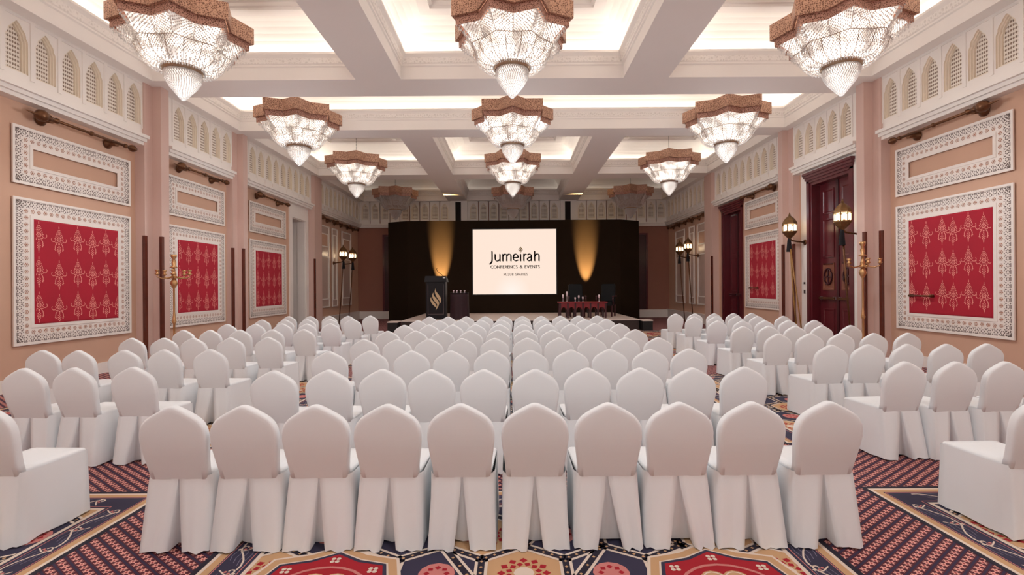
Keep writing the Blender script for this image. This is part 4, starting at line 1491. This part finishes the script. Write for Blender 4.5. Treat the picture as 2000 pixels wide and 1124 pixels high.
# slide lettering, drawn on a 7.02 px grid centred on the slide
def stf(u, v):       # grid units (x right, y down) to local metres
    return ((u - 742)/1150*SWd, -(v - 569)/890*SHt)
word = [
 [(432,428),(432,540),(424,575),(400,601)],
 [(475,467),(475,530),(488,556),(510,558),(536,540)], [(541,467),(541,559)],
 [(581,467),(581,559)], [(581,492),(602,468),(622,466),(635,484),(635,559)], [(635,492),(656,468),(677,466),(692,484),(692,559)],
 [(730,512),(788,510),(786,486),(770,467),(750,466),(732,482),(725,512),(733,543),(757,559),(790,547)],
 [(826,467),(826,559)],
 [(871,467),(871,559)], [(871,492),(886,470),(904,468)],
 [(924,478),(946,465),(966,472),(973,492),(973,559)], [(973,506),(940,513),(922,531),(926,552),(945,559),(973,542)],
 [(1020,428),(1020,559)], [(1020,496),(1043,469),(1066,466),(1080,484),(1080,559)],
]
mb = MB()   # headline
for s in word:
    straight = len(s) == 2
    pen(mb, s, 22, 11, 'ink', stf, -.0135, not straight)
mb.build('slide_headline', slide, recalc=False)
GL = {  # capital strokes on a 1 x 1 box, y down
 'C': (.85, [[(.82,.14),(.55,.0),(.2,.14),(.05,.5),(.2,.86),(.55,1),(.84,.86)]]),
 'O': (1.0, [[(.5,0),(.16,.14),(.04,.5),(.16,.86),(.5,1),(.84,.86),(.96,.5),(.84,.14),(.5,0)]]),
 'N': (.9, [[(.08,1),(.08,0)],[(.08,0),(.82,1)],[(.82,1),(.82,0)]]),
 'F': (.6, [[(.1,1),(.1,0)],[(.1,.02),(.55,.02)],[(.1,.47),(.48,.47)]]),
 'E': (.62, [[(.1,1),(.1,0)],[(.1,.02),(.56,.02)],[(.1,.48),(.48,.48)],[(.1,.98),(.58,.98)]]),
 'R': (.68, [[(.1,1),(.1,0)],[(.1,.02),(.4,.02),(.54,.14),(.52,.36),(.36,.5),(.1,.5)],[(.34,.5),(.64,1)]]),
 'S': (.62, [[(.54,.1),(.34,0),(.12,.1),(.1,.3),(.3,.47),(.5,.62),(.54,.84),(.34,1),(.08,.9)]]),
 '&': (.9, [[(.86,1),(.3,.34),(.24,.14),(.42,0),(.58,.14),(.5,.34),(.16,.6),(.1,.84),(.32,1),(.6,.9),(.78,.55)]]),
 'V': (.85, [[(.03,0),(.42,1)],[(.42,1),(.8,0)]]),
 'T': (.7, [[(.35,1),(.35,0)],[(.03,.02),(.67,.02)]]),
 'M': (1.0, [[(.08,1),(.14,0)],[(.14,0),(.5,.85)],[(.5,.85),(.86,0)],[(.86,0),(.92,1)]]),
 'J': (.45, [[(.32,0),(.32,.8),(.22,.98),(.03,1)]]),
 '2': (.62, [[(.08,.18),(.3,0),(.52,.16),(.46,.45),(.08,.98)],[(.08,.98),(.56,.98)]]),
 'U': (.78, [[(.1,0),(.1,.72),(.24,.97),(.5,.97),(.64,.72),(.64,0)]]),
 '8': (.62, [[(.3,.47),(.1,.3),(.14,.06),(.3,0),(.46,.06),(.5,.3),(.3,.47),(.06,.68),(.1,.92),(.3,1),(.5,.92),(.54,.68),(.3,.47)]]),
 'A': (.8, [[(.03,1),(.4,0)],[(.4,0),(.77,1)],[(.16,.64),(.64,.64)]]),
 'I': (.3, [[(.14,0),(.14,1)]]),
 ' ': (.42, []),
}
def line_of_text(mb, text, u0, u1, v0, v1, wide, thin, m_):
    adv = [GL[c][0] + .14 for c in text]
    k = (u1 - u0)/sum(adv)
    u = u0
    for c, a in zip(text, adv):
        for s in GL[c][1]:
            pen(mb, [(u + p[0]*k, v0 + p[1]*(v1 - v0)) for p in s], wide, thin, m_, stf, -.0135, len(s) > 2)
        u += a*k
mb = MB()
line_of_text(mb, 'CONFERENCS & EVENTS', 412, 1096, 620, 659, 9.5, 5, 'ink')
mb.build('slide_subtitle', slide, recalc=False)
mb = MB()
line_of_text(mb, 'MJ2U8 SRARIES', 590, 928, 728, 758, 6.0, 4, 'ink_brown')
mb.build('slide_caption', slide, recalc=False)
def swoosh(mb, pts, m_, tf, y, t=0.0):
    """tapered S-shaped flame: points (u, v, width)"""
    ctr = smooth_path([(p[0], p[1]) for p in pts], 4)
    ws = smooth_path([(p[2], 0) for p in pts], 4)
    Lq, Rq = [], []
    for i, c in enumerate(ctr):
        a, b = ctr[max(i-1, 0)], ctr[min(i+1, len(ctr)-1)]
        d = Vector((b[0]-a[0], b[1]-a[1])).normalized(); n = Vector((-d.y, d.x)) * max(.5, ws[i][0])/2
        Lq.append((c[0]+n.x, c[1]+n.y)); Rq.append((c[0]-n.x, c[1]-n.y))
    for i in range(len(ctr) - 1):
        q = [Lq[i], Lq[i+1], Rq[i+1], Rq[i]]
        mb.poly([(tf(*p)[0], y, tf(*p)[1]) for p in q], m_)
FLAME = [[(414,456,2),(410,495,20),(436,545,40),(466,590,42),(480,628,24),(466,662,4)],
         [(380,512,2),(374,552,22),(402,600,42),(436,640,40),(446,676,24),(428,722,12),(413,748,2)],
         [(348,572,2),(346,606,20),(374,650,36),(404,684,30),(424,712,10)]]
mb = MB()
for sw in FLAME:   # small gold copy over the letter i
    swoosh(mb, [(826 + (p[0]-416)*.38, 402 + (p[1]-602)*.31, p[2]*.33) for p in sw], 'ink_gold', stf, -.0137)
mb.build('slide_logo', slide, recalc=False)

# gold uplights at the foot of the backdrop
for ux, nm in ((-3.58, 'left'), (3.6, 'right')):
    r = empty('stage_uplight', (ux, BD - .7, ST))
    mb = MB(); mb.lathe([(.07, 0), (.07, .02), (.05, .03), (.05, .05)], 'step_black', 16); mb.build('base', r)
    mb = MB(); mb.lathe([(.06, .05), (.085, .07), (.085, .2), (.078, .2), (.078, .17)], 'step_black', 16, cap1=False); mb.build('can', r)
    mb = MB(); mb.lathe([(.0, .171), (.077, .172)], 'uplight_lens', 16, cap0=False, cap1=False); mb.build('lens', r)
    tag(r, 'small black uplight at the foot of the backdrop, %s one' % nm, 'uplight')
    l = bpy.data.lights.new('uplight_beam', 'SPOT'); l.energy = 13000; l.color = (1, .66, .26)
    l.spot_size = math.radians(25); l.spot_blend = .9; l.shadow_soft_size = .03
    lo = bpy.data.objects.new('uplight_beam', l); COL.objects.link(lo)
    lo.location = (ux, BD - .7, ST + .26); lo.rotation_euler = (PI - math.radians(16.5), 0, 0)

# lectern
r = empty('lectern', (-3.16, 20.0, ST))
mb = MB(); mb.box(-.40, .40, -.25, .25, .06, 1.55, 'lectern_black'); mb.box(-.43, .43, -.28, .28, 0, .06, 'lectern_black'); mb.build('body', r)
mb = MB()
a = [(-.45, -.30, 1.52), (.45, -.30, 1.52), (.45, .30, 1.52), (-.45, .30, 1.52), (-.42, -.27, 1.76), (.42, -.27, 1.76), (.42, .27, 1.66), (-.42, .27, 1.66)]
i = [mb.P(p) for p in a]
for q in ((0,3,2,1),(4,5,6,7),(0,1,5,4),(1,2,6,5),(2,3,7,6),(3,0,4,7)): mb.face([i[k] for k in q], 'lectern_black')
mb.build('reading_top', r)
mb = MB()
for x0, x1, z0, z1 in ((-.31, .31, .20, .215), (-.32, -.31, .2, 1.42), (.31, .32, .2, 1.42)): mb.box(x0, x1, -.256, -.25, z0, z1, 'lectern_line')
mb.build('front_moulding', r)
mb = MB()
for sw in FLAME: swoosh(mb, sw, 'emblem_gold', lambda u, v: ((u - 415)/375*1.06, 1.76 - (v - 285)/640*1.92), -.2545)
mb.build('flame_emblem', r, recalc=False)
mb = MB(); mb.tube([(.28, 0, 1.72), (.24, -.02, 1.80), (.12, -.04, 1.88), (.03, -.05, 1.98), (.0, -.06, 2.06), (.04, -.06, 2.08)], .012, 'step_black', 6); mb.build('gooseneck_microphone', r)
mb = MB(); mb.box(.30, .40, -.305, -.29, 1.66, 1.71, 'steel'); mb.build('name_plate', r)
tag(r, 'tall black lectern with gold flame emblem on the stage', 'lectern')

# draped round table beside the lectern
r = empty('draped_table', (-2.2, 19.75, ST))
mb = MB()
rings = []
for k in range(8):
    t = k/7
    rings.append([((.37 + .02*t + .018*t*math.sin(9*q*2*PI/72))*math.cos(q*2*PI/72), (.37 + .02*t + .018*t*math.sin(9*q*2*PI/72))*math.sin(q*2*PI/72), 1.05*(1 - t) + .003) for q in range(72)])
mb.loft(rings, 'dark_cloth', True, cap0=True); mb.build('table_drape', r)
mb = MB(); mb.lathe([(.38, 1.05), (.38, 1.07)], 'lectern_black', 32); mb.build('table_top', r)
tag(r, 'round table in dark maroon drape beside the lectern', 'table')
def glass(x, y, z, h, label, cat='glass'):
    mb = MB(); mb.lathe([(.03, 0), (.032, .01), (.008, .02), (.008, h*.45), (.03, h*.6), (.036, h*.8), (.03, h), (.026, h)], 'crystal_glass', 12, cap1=False)
    o = mb.build('drinking_glass'); o.location = (x, y, z)
    tag(o, label, cat, 'glasses on the stage')
gx = [(-2.42, 19.62), (-2.28, 19.55), (-2.13, 19.58), (-1.98, 19.66)]
for k, (x, y) in enumerate(gx):
    glass(x, y, ST + 1.07, .10, 'small clear glass on the draped table, %s from left' % ORD[k])

# red coffee table with arched apron
r = empty('coffee_table', (2.81, 20.0, ST))
mb = MB(); mb.box(-.99, .99, -.32, .32, .62, .67, 'table_red'); mb.build('table_top', r)
for yy in (-.27, .27):
    ap = MB()
    def arch_line(x): 
        n = 6; w_ = 1.84/n
        f = ((x + .92) % w_)/w_
        return .30 + .16*math.sqrt(max(0, math.sin(PI*min(max((f - .12)/.76, 0), 1))))
    xs = [-.92 + 1.84*k/72 for k in range(73)]
    for xa, xb in zip(xs[:-1], xs[1:]):
        ap.poly([(xa, yy, arch_line(xa)), (xb, yy, arch_line(xb)), (xb, yy, .62), (xa, yy, .62)], 'table_red')
        ap.poly([(xa, yy + .025, arch_line(xa)), (xb, yy + .025, arch_line(xb)), (xb, yy + .025, .62), (xa, yy + .025, .62)], 'table_red')
        ap.poly([(xa, yy, arch_line(xa)), (xb, yy, arch_line(xb)), (xb, yy + .025, arch_line(xb)), (xa, yy + .025, arch_line(xa))], 'table_red')
    ap.build('arched_apron', r, recalc=False)
    for k in range(7):
        lx = -.92 + 1.84*k/6
        l = MB(); l.box(lx - .035, lx + .035, yy - .005, yy + .03, 0, .62, 'table_dark'); l.build('leg', r)
tag(r, 'long red wooden coffee table with arched apron on stage', 'table')
for k, (x, y, h) in enumerate(((2.02, 19.9, .30), (2.2, 20.1, .42), (2.52, 19.9, .18), (2.68, 20.0, .26), (2.84, 19.95, .2), (3.5, 19.95, .28))):
    glass(x, y, ST + .67, h, 'pinkish crystal goblet on the red coffee table, %s from left' % ORD[k], 'goblet')

# two black stage chairs
def stage_chair(x, y, rz, label):
    r = empty('stage_armchair', (x, y, ST), rz)
    mb = MB()
    def rr(i, y_, lean): 
        pts = [(-.31 + i, .62 + i), (.31 - i, .62 + i), (.31 - i, 1.30), (.29 - i, 1.37 - i), (.25 - i, 1.40 - i), (-.25 + i, 1.40 - i), (-.29 + i, 1.37 - i), (-.31 + i, 1.30)]
        return [(a, y_ + lean*(b - .62), b) for a, b in pts]
    mb.loft([rr(.03, .24, .12), rr(0, .26, .12), rr(0, .32, .12), rr(.03, .34, .12)], 'black_leather', False, True, True); mb.build('backrest', r)
    mb = MB(); mb.box(-.31, .31, -.30, .30, .46, .62, 'black_leather'); mb.build('seat', r)
    for s in (-1, 1):
        mb = MB()
        mb.box(s*.36 - .035, s*.36 + .035, -.30, .30, .84, .89, 'mahogany_dark'); mb.build('armrest', r)
        mb = MB(); mb.tube([(s*.36, -.26, .84), (s*.36, -.30, .72), (s*.36, -.22, .60), (s*.36, -.24, .50)], .028, 'mahogany_dark', 8); mb.build('arm_support', r)
        for yy in (-.26, .27):
            l = MB(); l.box(s*.30 - .03, s*.30 + .03, yy - .03, yy + .03, 0, .5, 'mahogany_dark'); l.build('leg', r)
    tag(r, label, 'chair', 'black armchairs on the stage')
stage_chair(2.72, 21.0, 0.0, 'black high-backed armchair directly behind the coffee table')
stage_chair(4.0, 21.0, -.45, 'black armchair with carved arm right of the coffee table')
